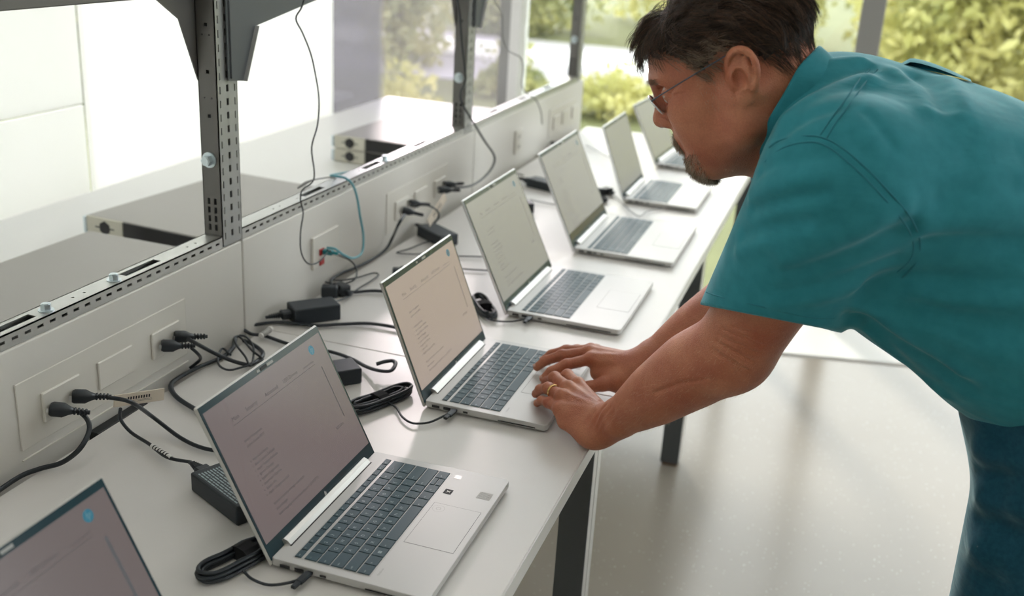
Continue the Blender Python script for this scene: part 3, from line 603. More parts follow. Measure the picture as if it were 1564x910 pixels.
# ------------------------------------------------------------------ laptops
M_screen = {}
def screen_mat(name, c, s=1.0):
    m = mat(name, (0.02, 0.02, 0.022), 0.24, emis=c, estr=s, coat=0.0); return m
KB = []   # key rectangles: row, x0, x1, y0, y1, text
def key_layout():
    u = 0.0187; g = 0.0013; y0 = 0.016; rows = []
    fn = ['esc'] + ['f%d' % i for i in range(1, 13)] + ['ins', 'prt', 'del']
    w = 0.2810 / 16; rows.append([(0.0312, 0.0418, y0 + i * w, y0 + (i + 1) * w, s) for i, s in enumerate(fn)])
    L = [[(1, s) for s in '`1234567890-='] + [(2, 'back')], [(1.5, 'tab')] + [(1, s) for s in 'QWERTYUIOP[]'] + [(1.5, '\\')],
         [(1.75, 'caps')] + [(1, s) for s in "ASDFGHJKL;'"] + [(2.25, 'enter')], [(2.25, 'shift')] + [(1, s) for s in 'ZXCVBNM,./'] + [(2.75, 'shift')],
         [(1.115, 'ctrl'), (1.115, 'fn'), (1.115, 'win'), (1.115, 'alt'), (4.87, ''), (1.13, 'alt'), (1.13, 'ctrl'), (1.13, '<'), (1.13, 'v'), (1.15, '>')]]
    for r, row in enumerate(L):
        y = y0; x = 0.0450 + r * u; rr = []
        for (ww, s) in row: rr.append((x, x + u, y, y + ww * u, s)); y += ww * u
        rows.append(rr)
    return [(a + g / 2, b - g / 2, c + g / 2, d - g / 2, s) for row in rows for (a, b, c, d, s) in row]
KEYS = key_layout()
def make_laptop(W, D, lid, tilt, scr, detail=2, ky=1.0, kx=0.0, content=True, faint=False, name='laptop', shade=0):
    """local frame: hinge line along y (0..W), user side +x, on the table at z=0"""
    t = bpy.data.objects.new(name, None); C.objects.link(t); t.empty_display_size = 0.05
    zb, zt = 0.0022, 0.0158
    # base: wedge with rounded corners
    bm = MB()
    r = 0.007; out = []
    for (cx_, cy_, a0) in ((D - r, W - r, 0), (0.010, W - r, 90), (0.010, r, 180), (D - r, r, 270)):
        rr = r if cx_ > 0.1 else 0.004
        for k in range(5):
            a = math.radians(a0 + 22.5 * k); out.append((cx_ + rr * math.cos(a), cy_ + rr * math.sin(a)))
    n = len(out); lv = [(0.97, zb, 0.004), (1.0, zb + 0.004, 0.0), (1.0, zt - 0.0008, 0.0), (0.998, zt, 0.0006)]
    vs = []
    for (s_, z, ins) in lv:
        for (px, py) in out:
            qx = px - math.copysign(ins, px - D / 2); qy = py - math.copysign(ins, py - W / 2)
            vs.append((qx, qy, z))
    fs = [tuple(range(n))[::-1]] + [(i * n + k, i * n + (k + 1) % n, (i + 1) * n + (k + 1) % n, (i + 1) * n + k) for i in range(3) for k in range(n)] + [tuple(range(3 * n, 4 * n))]
    bm.add(vs, fs); base = bm.build('base', M_alu, t)
    for (fx, fy) in ((0.02, 0.03), (0.02, W - 0.03), (D - 0.02, 0.03), (D - 0.02, W - 0.03)): pass
    MB().box(0.02, 0.035, 0.03, W - 0.03, 0.0, zb + 0.0005, 0.0004).box(D - 0.035, D - 0.02, 0.03, W - 0.03, 0.0, zb + 0.0005, 0.0004).build('rubber_foot', M_port, base)
    # keyboard
    sy = (W - 0.036) / 0.2796 if ky == 1.0 else ky
    def K(x, y): return (kx + x, 0.018 + (y - 0.018) * sy + (0.0))
    y_end = K(0, 0.2976)[1]
    MB().box(kx + 0.0300, kx + 0.1400, 0.0150, y_end + 0.001, zt - 0.001, zt + 0.0002, 0.0).build('key_well', M_well, base)
    kb = MB(); px = D - 0.0045
    for (a, b, c, d, s) in KEYS:
        xa, ya = K(a, c); xb, yb = K(b, d)
        lst = [(xa, xb, ya, yb)]
        if s == 'v': m_ = (xa + xb) / 2; lst = [(xa, m_ - 0.0004, ya, yb), (m_ + 0.0004, xb, ya, yb)]
        for (x0, x1, y0, y1) in lst:
            if detail >= 1:
                key = (round(x1 - x0, 4), round(y1 - y0, 4))
                if key not in KEYMESH:
                    w_, h_ = key; KEYMESH[key] = MB().add([(-w_ / 2, -h_ / 2, 0), (w_ / 2, -h_ / 2, 0), (w_ / 2, h_ / 2, 0), (-w_ / 2, h_ / 2, 0), (-w_ / 2 + 0.0006, -h_ / 2 + 0.0006, 0.0013), (w_ / 2 - 0.0006, -h_ / 2 + 0.0006, 0.0013), (w_ / 2 - 0.0006, h_ / 2 - 0.0006, 0.0013), (-w_ / 2 + 0.0006, h_ / 2 - 0.0006, 0.0013)],
                        [(4, 5, 6, 7), (0, 1, 5, 4), (1, 2, 6, 5), (2, 3, 7, 6), (3, 0, 4, 7)]).mesh('key', M_key)
                link('key', KEYMESH[key], base, ((x0 + x1) / 2, (y0 + y1) / 2, zt + 0.0002))
            else: kb.box(x0, x1, y0, y1, zt, zt + 0.0014)
    if detail < 1: stuff(kb.build('keys', M_key, base))
    if detail >= 2:
        lg = MB()
        for (a, b, c, d, s) in KEYS:
            if not s: continue
            x0, y0 = K(b, c); s2 = {'back': 'backspace', 'win': '', 'prt': 'prt sc'}.get(s, s)
            small = len(s) > 1
            if s == 'win':
                for i in (0, 1):
                    for j in (0, 1): lg.box(x0 - 0.0112 + i * 0.0026, x0 - 0.009 + i * 0.0026, (y0 + 0.0065) + j * 0.0026, y0 + 0.0087 + j * 0.0026, zt + 0.00155, zt + 0.0016)
                continue
            sz = 0.0034 if small else 0.0068
            cx_ = (a + b) / 2 + kx if a < 0.042 else b + kx - 0.0085
            add_text(lg, s2, sz, lambda u, v: (cx_ - v, y0 + (0.004 if not small else 0.0025) + u, zt + 0.00158))
        lg.build('key_legends', M_legend, base)
    # touchpad, stickers, ports
    tpy = W / 2
    pad_w = 0.109 if W < 0.33 else 0.125
    MB().box(D - 0.0795, D - 0.0085, tpy - pad_w / 2, tpy + pad_w / 2, zt - 0.0004, zt + 0.00012).build('touchpad_groove', M_ink, base)
    MB().box(D - 0.0790, D - 0.0090, tpy - pad_w / 2 + 0.0005, tpy + pad_w / 2 - 0.0005, zt - 0.0004, zt + 0.00022).build('touchpad', M_alu, base)
    if detail >= 2:
        ring = MB(); cy0 = tpy + pad_w / 2 - 0.014; cx0 = D - 0.068
        for (r0, r1) in ((0.0085, 0.0088), (0.0030, 0.0036)):
            for k in range(20):
                a, b = 2 * PI * k / 20, 2 * PI * (k + 1) / 20
                ring.add([(cx0 + r0 * math.cos(a), cy0 + r0 * math.sin(a), zt + 0.00028), (cx0 + r1 * math.cos(a), cy0 + r1 * math.sin(a), zt + 0.00028), (cx0 + r1 * math.cos(b), cy0 + r1 * math.sin(b), zt + 0.00028), (cx0 + r0 * math.cos(b), cy0 + r0 * math.sin(b), zt + 0.00028)], [(0, 1, 2, 3)])
        ring.build('round_print', M_mull, base)
        st = MB().box(kx + 0.148, kx + 0.160, 0.2400, 0.2530, zt, zt + 0.0003).build('black_sticker', M_ink, base)
        MB().prism([(kx + 0.151, 0.243), (kx + 0.1545, 0.2462), (kx + 0.158, 0.243), (kx + 0.1558, 0.2465), (kx + 0.158, 0.250), (kx + 0.1545, 0.2475), (kx + 0.151, 0.250), (kx + 0.153, 0.2465)], zt + 0.0003, zt + 0.0004).build('sticker_mark', M_white, st)
        fp = MB().box(kx + 0.1475, kx + 0.1575, 0.2855, 0.2965, zt, zt + 0.0002).box(kx + 0.1487, kx + 0.1563, 0.2867, 0.2953, zt + 0.0002, zt + 0.0003).build('fingerprint_pad', M_alu_side, base)
        ls = MB().box(kx + 0.197, kx + 0.217, 0.2470, 0.2660, zt, zt + 0.0002).build('grey_sticker', mat('sticker_grey', (0.48, 0.47, 0.45), 0.6) if 'sticker_grey' not in bpy.data.materials else bpy.data.materials['sticker_grey'], base)
        b_ = MB()
        for i in range(6): b_.box(kx + 0.199 + (i % 2) * 0.001, kx + 0.210 + (i * 7 % 5) * 0.001, 0.2485 + i * 0.0028, 0.2498 + i * 0.0028, zt + 0.0002, zt + 0.0003)
        b_.build('sticker_print', M_mull, ls)
        mm = MB(); add_text(mm, 'EliteBook', 0.0042, lambda u, v: (kx + 0.1475 - v, 0.0215 + u, zt + 0.0001)); mm.build('deck_print', M_mull, base)
    for (a, b, h, nm) in ((0.020, 0.034, 0.0045, 'video_port'), (0.041, 0.054, 0.0052, 'usb_port'), (0.077, 0.0855, 0.003, 'small_port')):
        p = MB().box(a, b, -0.0002, 0.0004, 0.0098 - h / 2, 0.0098 + h / 2).build(nm, M_port, base)
    MB().box(0.0575, 0.0665, -0.0002, 0.0004, 0.0082, 0.0114).build('charging_port', M_port, base)
    MB().box(0.140, D - 0.02, -0.0002, 0.0004, 0.0066, 0.0085).build('card_slot', M_port, base)
    # hinge barrel
    hb = MB(); prof = [(0.002, 0.008), (0.014, 0.010), (0.0145, 0.0165), (0.010, 0.021), (0.004, 0.023), (-0.001, 0.018)]
    hb.prism(prof, 0.038, W - 0.038, 'y', smooth=False); hb.build('hinge_cover', M_alu_side, t)
    MB().box(0.0140, 0.0165, 0.036, W - 0.036, zt - 0.002, zt + 0.0002).build('hinge_gap', M_port, base)
    # lid
    lt = bpy.data.objects.new('lid', None); C.objects.link(lt); lt.parent = t
    M = Matrix.Translation((0.0035, 0, 0.0165)) @ Matrix.Rotation(-tilt, 4, 'Y')
    def Lb(x0, x1, y0, y1, z0, z1, nm, m, par, bev=0.0): return MB().box(x0, x1, y0, y1, z0, z1, bev, M).build(nm, m, par)
    C.objects.unlink(lt); bpy.data.objects.remove(lt)
    shell = Lb(-0.0062, -0.0008, 0.0005, W - 0.0005, -0.0125, lid, 'lid', M_alu_side, t, 0.0022)
    bz = Lb(-0.0010, 0.0, 0.0030, W - 0.0030, -0.006, lid - 0.0022, 'bezel', M_bezel, shell)
    s0, s1 = 0.0155, lid - 0.0115; ya, yb = 0.0072, W - 0.0072
    sc_ = Lb(-0.0002, 0.0003, ya, yb, s0, s1, 'screen', scr, shell)
    def S(x, y, off=0.00036): return M @ Vector((off, x, y))
    # webcam shutter
    wc = MB(); yc = W / 2
    wc.box(0.0, 0.0006, yc - 0.010, yc + 0.004, lid - 0.0095, lid - 0.0045, 0, M); wc.build('webcam_window', M_port, shell)
    MB().box(0.0, 0.0007, yc + 0.006, yc + 0.022, lid - 0.0088, lid - 0.0050, 0, M).box(0.0, 0.0005, yc - 0.020, yc - 0.013, lid - 0.0088, lid - 0.0052, 0, M).build('webcam_shutter', M_mull, shell)
    lg = MB()   # maker's mark on the lower bezel
    for (dx, h) in ((0.0, 0.0062), (0.0018, 0.0044), (0.0036, 0.0044)):
        lg.add([S(yc + dx, 0.0048 + (0 if h > 0.005 else 0), 0.0002), S(yc + dx + 0.0008, 0.0048, 0.0002), S(yc + dx + 0.0008 + h * 0.35, 0.0048 + h, 0.0002), S(yc + dx + h * 0.35, 0.0048 + h, 0.0002)], [(0, 1, 2, 3)])
    lg.build('bezel_logo', M_white, shell)
    if shade == 2:
        Lb(0.0003, 0.0005, ya, yb, s0, s0 + 0.018, 'screen_band', mat('dark_screen_band', (0.05, 0.04, 0.015), 0.3), shell)
    if content:
        tm = M_stxt2 if faint else M_stxt
        c = MB(); Wd = yb - ya; Hd = s1 - s0
        X_ = lambda f: ya + f * Wd
        Yy = lambda f: s1 - f * Hd
        for (f, w) in ((0.145, 'Main'), (0.255, 'Security'), (0.415, 'Advanced'), (0.575, 'UEFI Drivers')):
            add_text(c, w, 0.0085 if f < 0.5 else 0.0075, lambda u, v, f=f: S(X_(f) + u, Yy(0.155) + v))
        c.box(0.00030, 0.00036, X_(0.14), X_(0.86), Yy(0.195), Yy(0.192), 0, M)
        add_text(c, 'Computer Setup', 0.0045, lambda u, v: S(X_(0.76) + u, Yy(0.165) + v))
        for (x0, y0, w) in ((0.155, 0.33, 'System Management'), (0.155, 0.37, 'Update System BIOS')): add_text(c, w, 0.0052, lambda u, v, x0=x0, y0=y0: S(X_(x0) + u, Yy(y0) + v))
        lines = ['Replicated Setup', 'Save Custom Defaults', 'Apply Factory Defaults', 'Ignore Changes', 'System Diagnostics', 'Supervisor Options', 'System IDs', 'Apply Changes and Exit']
        for i, w in enumerate(lines): add_text(c, w, 0.0055, lambda u, v, i=i: S(X_(0.155) + u, Yy(0.47 + 0.038 * i) + v))
        for i, w in enumerate(['Restore Security settings to defaults', 'Save changes', 'Select language and keyboard layout (QWERTY)']): add_text(c, w, 0.0055, lambda u, v, i=i: S(X_(0.155) + u, Yy(0.82 + 0.042 * i) + v))
        for i in range(8): c.box(0.0003, 0.00036, X_(0.138), X_(0.142), Yy(0.473 + 0.038 * i), Yy(0.467 + 0.038 * i), 0, M)
        add_text(c, 'RETURN', 0.006, lambda u, v: S(X_(0.80) + u, Yy(0.72) + v))
        c.build('screen_text', tm, shell)
        d = MB(); cxx, cyy, R_ = X_(0.885), Yy(0.085), 0.0072
        d.add([S(cxx, cyy, 0.00032)] + [S(cxx + R_ * math.cos(2 * PI * k / 28), cyy + R_ * math.sin(2 * PI * k / 28), 0.00032) for k in range(28)], [(0, k + 1, (k + 1) % 28 + 1) for k in range(28)])
        lo = d.build('screen_logo', M_slogo, shell)
        e = MB()
        for (dx, up, dn) in ((-0.0034, 0.0062, -0.0024), (-0.0012, 0.0022, -0.0024), (0.0008, 0.0022, -0.0058), (0.0030, 0.0022, -0.0024)):
            sl = 0.35; e.add([S(cxx + dx + dn * sl, cyy + dn, 0.00038), S(cxx + dx + 0.0011 + dn * sl, cyy + dn, 0.00038), S(cxx + dx + 0.0011 + up * sl, cyy + up, 0.00038), S(cxx + dx + up * sl, cyy + up, 0.00038)], [(0, 1, 2, 3)])
        for (dx, hh) in ((-0.0012, 0.0022), (0.0016, 0.0022), (0.0010, -0.0024)):
            e.add([S(cxx + dx - 0.001 + hh * 0.35, cyy + hh, 0.00038), S(cxx + dx + 0.0016 + hh * 0.35, cyy + hh, 0.00038), S(cxx + dx + 0.0013 + (hh - 0.0009) * 0.35, cyy + hh - 0.0009, 0.00038), S(cxx + dx - 0.0013 + (hh - 0.0009) * 0.35, cyy + hh - 0.0009, 0.00038)], [(0, 1, 2, 3)])
        e.build('logo_letters', tm if faint else M_slogo2, shell)
        MB().box(0.0003, 0.0004, X_(0.902), X_(0.918 if shade == 1 else 0.909), Yy(0.68), Yy(0.24), 0, M).build('scroll_bar', tm if shade != 1 else M_sbar, shell)
    return t
KEYMESH = {}
M_stxt = mat('screen_text_dark', (0.03, 0.03, 0.032), 0.4, emis=(0.022, 0.018, 0.019), estr=1.0)
M_stxt2 = mat('screen_text_faint', (0.03, 0.03, 0.032), 0.4, emis=(0.062, 0.050, 0.045), estr=1.0)
M_sbar = mat('screen_bar', (0.03, 0.03, 0.032), 0.4, emis=(0.03, 0.03, 0.032), estr=1.0)
M_slogo = mat('screen_logo_blue', (0.0, 0.03, 0.05), 0.3, emis=(0.012, 0.075, 0.105), estr=0.8)
M_slogo2 = mat('screen_logo_pale', (0.1, 0.1, 0.1), 0.3, emis=(0.05, 0.14, 0.18), estr=0.5)
SA = screen_mat('screen_glow_a', (0.062, 0.050, 0.048)); SB = screen_mat('screen_glow_b', (0.066, 0.053, 0.052)); SCm = screen_mat('screen_glow_c', (0.165, 0.132, 0.112))
SD = screen_mat('screen_glow_d', (0.125, 0.122, 0.112)); SE = screen_mat('screen_glow_e', (0.105, 0.105, 0.095))
A14 = (0.3156, 0.2262, 0.2165, math.radians(27.0)); A14C = (0.3200, 0.2262, 0.2180, math.radians(22.0)); AD = (0.3450, 0.2560, 0.2500, math.radians(25.5)); AE = (0.3740, 0.2640, 0.2540, math.radians(25)); AF = (0.3060, 0.2290, 0.2250, math.radians(21))
G = 'open silver laptops in a row'
def put(t, x, y, rz, lb): t.location = (x, y, 0.7402); t.rotation_euler = (0, 0, math.radians(rz)); return tag(t, lb, 'laptop', G)
put(make_laptop(*A14, SA, 1, shade=1), -0.622, 0.504, 0, 'nearest open silver laptop, only the top corner of its screen showing')
put(make_laptop(*A14, SB, 2), -0.627, 0.998, 0.5, 'open silver laptop with stickers on its deck and its whole keyboard clear')
put(make_laptop(*A14C, SCm, 2, faint=True), -0.631, 1.506, 0.5, "open silver laptop under the man's hands")
ld = put(make_laptop(*AD, SD, 1, kx=0.004, faint=True), -0.648, 1.985, 0, 'large open silver laptop just beyond the one being typed on')
le = make_laptop(*AE, SD, 1, kx=0.006, faint=True, shade=2); put(le, -0.640, 2.490, 0.3, 'large open silver laptop in the middle distance, dark band low on its screen')
put(make_laptop(*AF, SE, 0, content=False), -0.640, 3.055, 0, 'second farthest open silver laptop, near the glass')
put(make_laptop(*A14, SE, 0, content=False), -0.650, 3.600, -3, "farthest open silver laptop, partly behind the man's glasses")
for (k, dy) in (('chargeB', 0.998), ('chargeC', 1.506), ('chargeD', 1.985)):
    e = Vector(CABLE[k][-1]); x = (-0.627 if k == 'chargeB' else -0.631 if k == 'chargeC' else -0.648) + 0.062
    p = Vector((x, dy + 0.001, 0.7502)); d = (p - e)
    M = Matrix.Translation(p) @ frame_dir((0.1, 1, 0.0)) 
    MB().box(-0.024, -0.001, -0.0050, 0.0050, -0.0030, 0.0030, 0.0012, M).box(-0.036, -0.023, -0.0034, 0.0034, -0.0026, 0.0026, 0.001, M).box(-0.002, 0.004, -0.0038, 0.0038, -0.0012, 0.0012, 0.0, M).build('charging_plug', M_cable, CO[k])

# ------------------------------------------------------------------ outdoors
M_lawn = mat('lawn', (0.13, 0.14, 0.055), 0.9, var=0.35, vscale=1.5); M_path = mat('path_concrete', (0.40, 0.385, 0.40), 0.85, var=0.05)
struct(MB().add([(-40, YF + 0.1, -0.35), (45, YF + 0.1, -0.35), (45, 60, -0.35), (-40, 60, -0.35), (-40, -20, -0.35), (XL - 0.2, -20, -0.35), (XL - 0.2, YF + 0.1, -0.35)], [(0, 1, 2, 3), (4, 5, 6, 0)]).build('ground', M_lawn))
struct(MB().box(-30, 40, 11.7, 13.5, -0.349, -0.33).box(-30, 40, 15.0, 16.4, -0.349, -0.33).build('path', M_path))
struct(MB().box(5.3, 45, -20, YF, -0.36, -0.34).build('terrace', M_path))
tag(MB().box(-30, 40, 13.5, 15.0, -0.34, -0.25, 0.02).build('stone_slab', mat('white_stone', (0.85, 0.84, 0.82), 0.7)), 'long low white stone slab across the greenery outdoors', 'slab')
def leaf_mat(nm, c, c2):
    m = mat(nm, c, 0.6); n = m.node_tree.nodes; l = m.node_tree.links; b = n['Principled BSDF']
    oi = n.new('ShaderNodeTexCoord'); nz = n.new('ShaderNodeTexNoise'); nz.inputs['Scale'].default_value = 1.8; nz.inputs['Detail'].default_value = 3
    r = n.new('ShaderNodeValToRGB'); r.color_ramp.elements[0].position = 0.35; r.color_ramp.elements[1].position = 0.65
    r.color_ramp.elements[0].color = tuple(c) + (1,); r.color_ramp.elements[1].color = tuple(c2) + (1,)
    l.new(oi.outputs['Object'], nz.inputs['Vector']); l.new(nz.outputs['Fac'], r.inputs['Fac']); l.new(r.outputs['Color'], b.inputs['Base Color'])
    tr = n.new('ShaderNodeBsdfTranslucent'); l.new(r.outputs['Color'], tr.inputs['Color']); mx = n.new('ShaderNodeMixShader'); mx.inputs[0].default_value = 0.45
    l.new(b.outputs[0], mx.inputs[1]); l.new(tr.outputs[0], mx.inputs[2]); l.new(mx.outputs[0], n['Material Output'].inputs['Surface']); return m
LM = [leaf_mat('leaf_yellow_green', (0.42, 0.42, 0.13), (0.68, 0.64, 0.27)), leaf_mat('leaf_olive', (0.22, 0.26, 0.10), (0.50, 0.48, 0.2)), leaf_mat('leaf_dark', (0.10, 0.14, 0.08), (0.28, 0.30, 0.14))]
M_bark = mat('bark', (0.12, 0.09, 0.07), 0.9, bump=0.6, bscale=20)
def foliage(c, rad, n, size, seed):
    g = np.random.default_rng(seed); nb = 9
    cs = g.normal(size=(nb, 3)); cs /= np.linalg.norm(cs, axis=1)[:, None]; cs *= 0.55 * np.array(rad); br = np.array(rad) * 0.62
    k = g.integers(0, nb, n); d = g.normal(size=(n, 3)); d /= np.linalg.norm(d, axis=1)[:, None]
    p = cs[k] + d * br * (g.random((n, 1)) ** 0.45) + np.array(c)
    a = g.normal(size=(n, 3)); a /= np.linalg.norm(a, axis=1)[:, None]; b = np.cross(a, g.normal(size=(n, 3))); b /= np.linalg.norm(b, axis=1)[:, None]
    s = size * (0.6 + 0.8 * g.random((n, 1))); p[:, 2] = np.where(p[:, 2] < 0.05, 0.05 + g.random(len(p)) * 0.5, p[:, 2]); V = np.stack([p - a * s, p - b * s * 0.5, p + a * s, p + b * s * 0.5], 1).reshape(-1, 3)
    me = bpy.data.meshes.new('foliage'); me.from_pydata(V.tolist(), [], np.arange(4 * n).reshape(n, 4).tolist()); return me
def tree(lb, x, y, h, r, kind, seed, shrub=False):
    t = thing('shrub' if shrub else 'tree', lb, 'shrub' if shrub else 'tree', (x, y, -0.35), 0, 'shrubs outdoors' if shrub else 'trees outdoors')
    rz = h * 0.62; cz = h - rz
    me = foliage((0, 0, cz), (r, r, rz), 7500 if not shrub else 1300, 0.085 if not shrub else 0.05, seed); me.materials.append(LM[kind]); stuff(link('foliage', me, t))
    MB().tube([(0, 0, 0), (0.05, 0.02, cz * 0.6), (0.0, 0.1, cz)], [0.05 * h / 3, 0.04 * h / 3, 0.02 * h / 3], 8).build('trunk', M_bark, t)
TR = [(-10.8, 7.6, 3.4, 1.6, 2), (-7.0, 8.9, 2.9, 1.6, 2), (-5.6, 17.4, 4.2, 1.5, 1), (-2.2, 17.8, 4.0, 1.45, 0), (1.0, 13.4, 2.7, 1.4, 0), (4.0, 12.4, 2.9, 1.4, 0), (7.3, 12.4, 3.2, 1.4, 1), (-10.9, 11.4, 3.4, 1.7, 1), (10.9, 12.0, 3.4, 1.5, 0), (-5.9, 12.8, 3.4, 1.5, 1), (-3.6, 21.2, 5.4, 1.8, 0), (1.2, 17.8, 4.8, 1.6, 1), (4.9, 17.2, 4.8, 1.7, 0), (8.3, 17.4, 4.8, 1.8, 0), (-12.0, 18.0, 5.0, 1.9, 1), (13.0, 18.4, 5.0, 1.8, 1)]
tnm = ['yellow-green', 'olive green', 'dark green']
where = ['outside the blinds', 'behind the tinted pane, tall and shady', 'in the gap beside the white mullion', 'between the white mullion and the far post', "behind the man's head", 'right of the grey mullion, full and sunny', 'in the upper far corner of the view', 'far out behind the blinds', 'beyond the right edge of the glass', 'in the back row behind the tinted pane', 'in the back row behind the white mullion', 'in the back row behind the grey mullion', "in the back row above the man's shoulder", "in the back row above the man's back", 'in the back row beyond the blinds', 'in the back row at the far end of the garden']
for i, (x, y, h, r, k) in enumerate(TR): tree('%s leafy tree %s' % (tnm[k], where[i]), x, y, h, r, k, 20 + i)
SH = [(-2.4, 10.5, 0.42, 0.55, 0), (-1.0, 9.8, 0.38, 0.5, 1), (-4.3, 8.3, 1.3, 0.6, 1), (-3.8, 11.2, 0.3, 0.5, 1), (-3.2, 6.8, 0.9, 0.45, 0)]
wh = ['on the lawn beyond the far post', 'on the lawn above the farthest laptops', 'outside the tinted pane', 'on the lawn seen beside the white mullion', 'by the path beyond the tinted pane']
for i, (x, y, h, r, k) in enumerate(SH): tree('%s rounded shrub %s' % (tnm[k], wh[i]), x, y, h, r, k, 60 + i, True)
# ------------------------------------------------------------------ sculpting kit: smooth signed-distance shapes turned into one continuous mesh
def V3(*a): return np.array(a, dtype=np.float64)
def rc(a, b, ra, rb, k=0.01, m='u'): return (m, k, 'rc', np.array(a, float), np.array(b, float), float(ra), float(rb))
def el(c, r, ax=None, k=0.01, m='u'): return (m, k, 'el', np.array(c, float), np.eye(3) if ax is None else np.array(ax, float), np.array(r, float))
def gr(a, b, w, amp): return ('d', float(w), 'rc', np.array(a, float), np.array(b, float), 0.0, 0.0, float(amp))
def gp(P, w, amp): return ('d', float(w), 'ch', np.array(P, float), 0, 0, 0, float(amp))
def pln(c, n, k=0.003, m='i'): return (m, k, 'pl', np.array(c, float), np.array(n, float) / np.linalg.norm(n))
def chain(P, Rr, k=0.01, m='u', k0=None): return [rc(P[i], P[i + 1], Rr[i], Rr[i + 1], k if (i or k0 is None) else k0, m) for i in range(len(P) - 1)]
def pd(op, p):
    t = op[2]
    if t == 'rc':
        a, b, ra, rb = op[3:7]; ab = b - a; h = np.clip(((p - a) @ ab) / max(ab @ ab, 1e-12), 0, 1)
        return np.linalg.norm(p - a - h[..., None] * ab, axis=-1) - (ra + (rb - ra) * h)
    if t == 'el':
        c, ax, r = op[3:]; q = (p - c) @ ax.T; k0 = np.linalg.norm(q / r, axis=-1); k1 = np.linalg.norm(q / (r * r), axis=-1)
        return k0 * (k0 - 1) / np.maximum(k1, 1e-9)
    if t == 'ch':
        P = op[3]; e = None
        for i in range(len(P) - 1):
            ab = P[i + 1] - P[i]; h = np.clip(((p - P[i]) @ ab) / max(ab @ ab, 1e-12), 0, 1); x = np.linalg.norm(p - P[i] - h[..., None] * ab, axis=-1); e = x if e is None else np.minimum(e, x)
        return e
    if t == 'pl': return (p - op[3]) @ op[4]
    if t == 'grp': return field(op[3], p)
def comb(d, e, m, k, amp=0.0):
    if m == 'd': return d + amp * np.exp(-(e / k) ** 2)
    if m == 'u': h = np.maximum(k - np.abs(d - e), 0) / k; return np.minimum(d, e) - h * h * k * 0.25
    if m == 's': e = -e
    h = np.maximum(k - np.abs(d - e), 0) / k; return np.maximum(d, e) + h * h * k * 0.25
def field(ops, p, keep=None):
    d = np.full(p.shape[:-1], 1.0)
    for i, op in enumerate(ops):
        if keep is None or keep[i]: d = comb(d, pd(op, p), op[0], op[1], op[7] if op[0] == 'd' else 0.0)
    return d
def nets(ops, lo, hi, h, disp=None):
    lo = np.array(lo, float); B = 8; bs = B * h; nb = np.ceil((np.array(hi) - lo) / bs).astype(int)
    g = np.stack(np.meshgrid(*[np.arange(n) for n in nb], indexing='ij'), -1).reshape(-1, 3)
    cen = lo + (g + 0.5) * bs; hd = bs * 0.8661
    D = [pd(op, cen) for op in ops]; d = np.full(len(cen), 1.0)
    for op, e in zip(ops, D): d = comb(d, e, op[0], op[1], op[7] if op[0] == 'd' else 0.0)
    act = np.abs(d) < hd * 2.0 + 0.008; g = g[act]; E = np.stack([e[act] for e in D], 0)
    keep = np.stack([(E[i] < hd * 2.6 + op[1] * (2.5 if op[0] == 'd' else 1.5) + 0.006) | (op[2] == 'pl') | (op[0] == 'i') for i, op in enumerate(ops)], 0)
    N = nb * B + 2; loc = np.stack(np.meshgrid(*[np.arange(B + 1)] * 3, indexing='ij'), -1)
    ids = []; pos = []; quads = []
    def key(c): return (c[..., 0].astype(np.int64) * N[1] + c[..., 1]) * N[2] + c[..., 2]
    for bi in range(len(g)):
        base = g[bi] * B; P = lo + (base + loc) * h; f = field(ops, P, keep[:, bi])
        if disp is not None: f = f - disp(P)
        if f.min() > 0 or f.max() < 0: continue
        s = f < 0; c = np.zeros((B, B, B), bool); cnt = np.zeros((B, B, B)); acc = np.zeros((B, B, B, 3))
        for ax in range(3):
            o1, o2 = [a for a in range(3) if a != ax]
            for i in (0, 1):
                for j in (0, 1):
                    sl = [slice(0, B)] * 3; sl[o1] = slice(i, B + i); sl[o2] = slice(j, B + j); sl2 = list(sl); sl2[ax] = slice(1, B + 1)
                    fa = f[tuple(sl)]; fb = f[tuple(sl2)]; x = (fa < 0) != (fb < 0)
                    t = np.where(x, fa / np.where(x, fa - fb, 1), 0); v = np.zeros((B, B, B, 3)); v[..., ax] = t; v[..., o1] = i; v[..., o2] = j
                    acc += v * x[..., None]; cnt += x; c |= x
        w = np.argwhere(c)
        if len(w) == 0: continue
        ids.append(key(w + base)); pos.append(lo + (w + base + acc[c] / cnt[c][:, None]) * h)
        for ax in range(3):
            o1, o2 = [a for a in range(3) if a != ax]
            sl = [slice(0, B)] * 3; sl2 = list(sl); sl2[ax] = slice(1, B + 1); fa = s[tuple(sl)]; fb = s[tuple(sl2)]
            e = np.argwhere(fa != fb)
            if len(e) == 0: continue
            fl = fa[tuple(e.T)]; q = e + base; u1 = np.zeros(3, int); u1[o1] = 1; u2 = np.zeros(3, int); u2[o2] = 1
            Q = np.stack([key(q), key(q - u1), key(q - u1 - u2), key(q - u2)], 1)
            flip = fl if ax == 1 else ~fl
            Q[flip] = Q[flip][:, ::-1]; quads.append(Q)
    ids = np.concatenate(ids); pos = np.concatenate(pos); quads = np.concatenate(quads)
    o = np.argsort(ids); ids = ids[o]; pos = pos[o]; ix = np.searchsorted(ids, quads); ix = np.minimum(ix, len(ids) - 1); ok = (ids[ix] == quads).all(1)
    if (~ok).sum(): print('DROPPED', (~ok).sum())
    return pos, ix[ok]
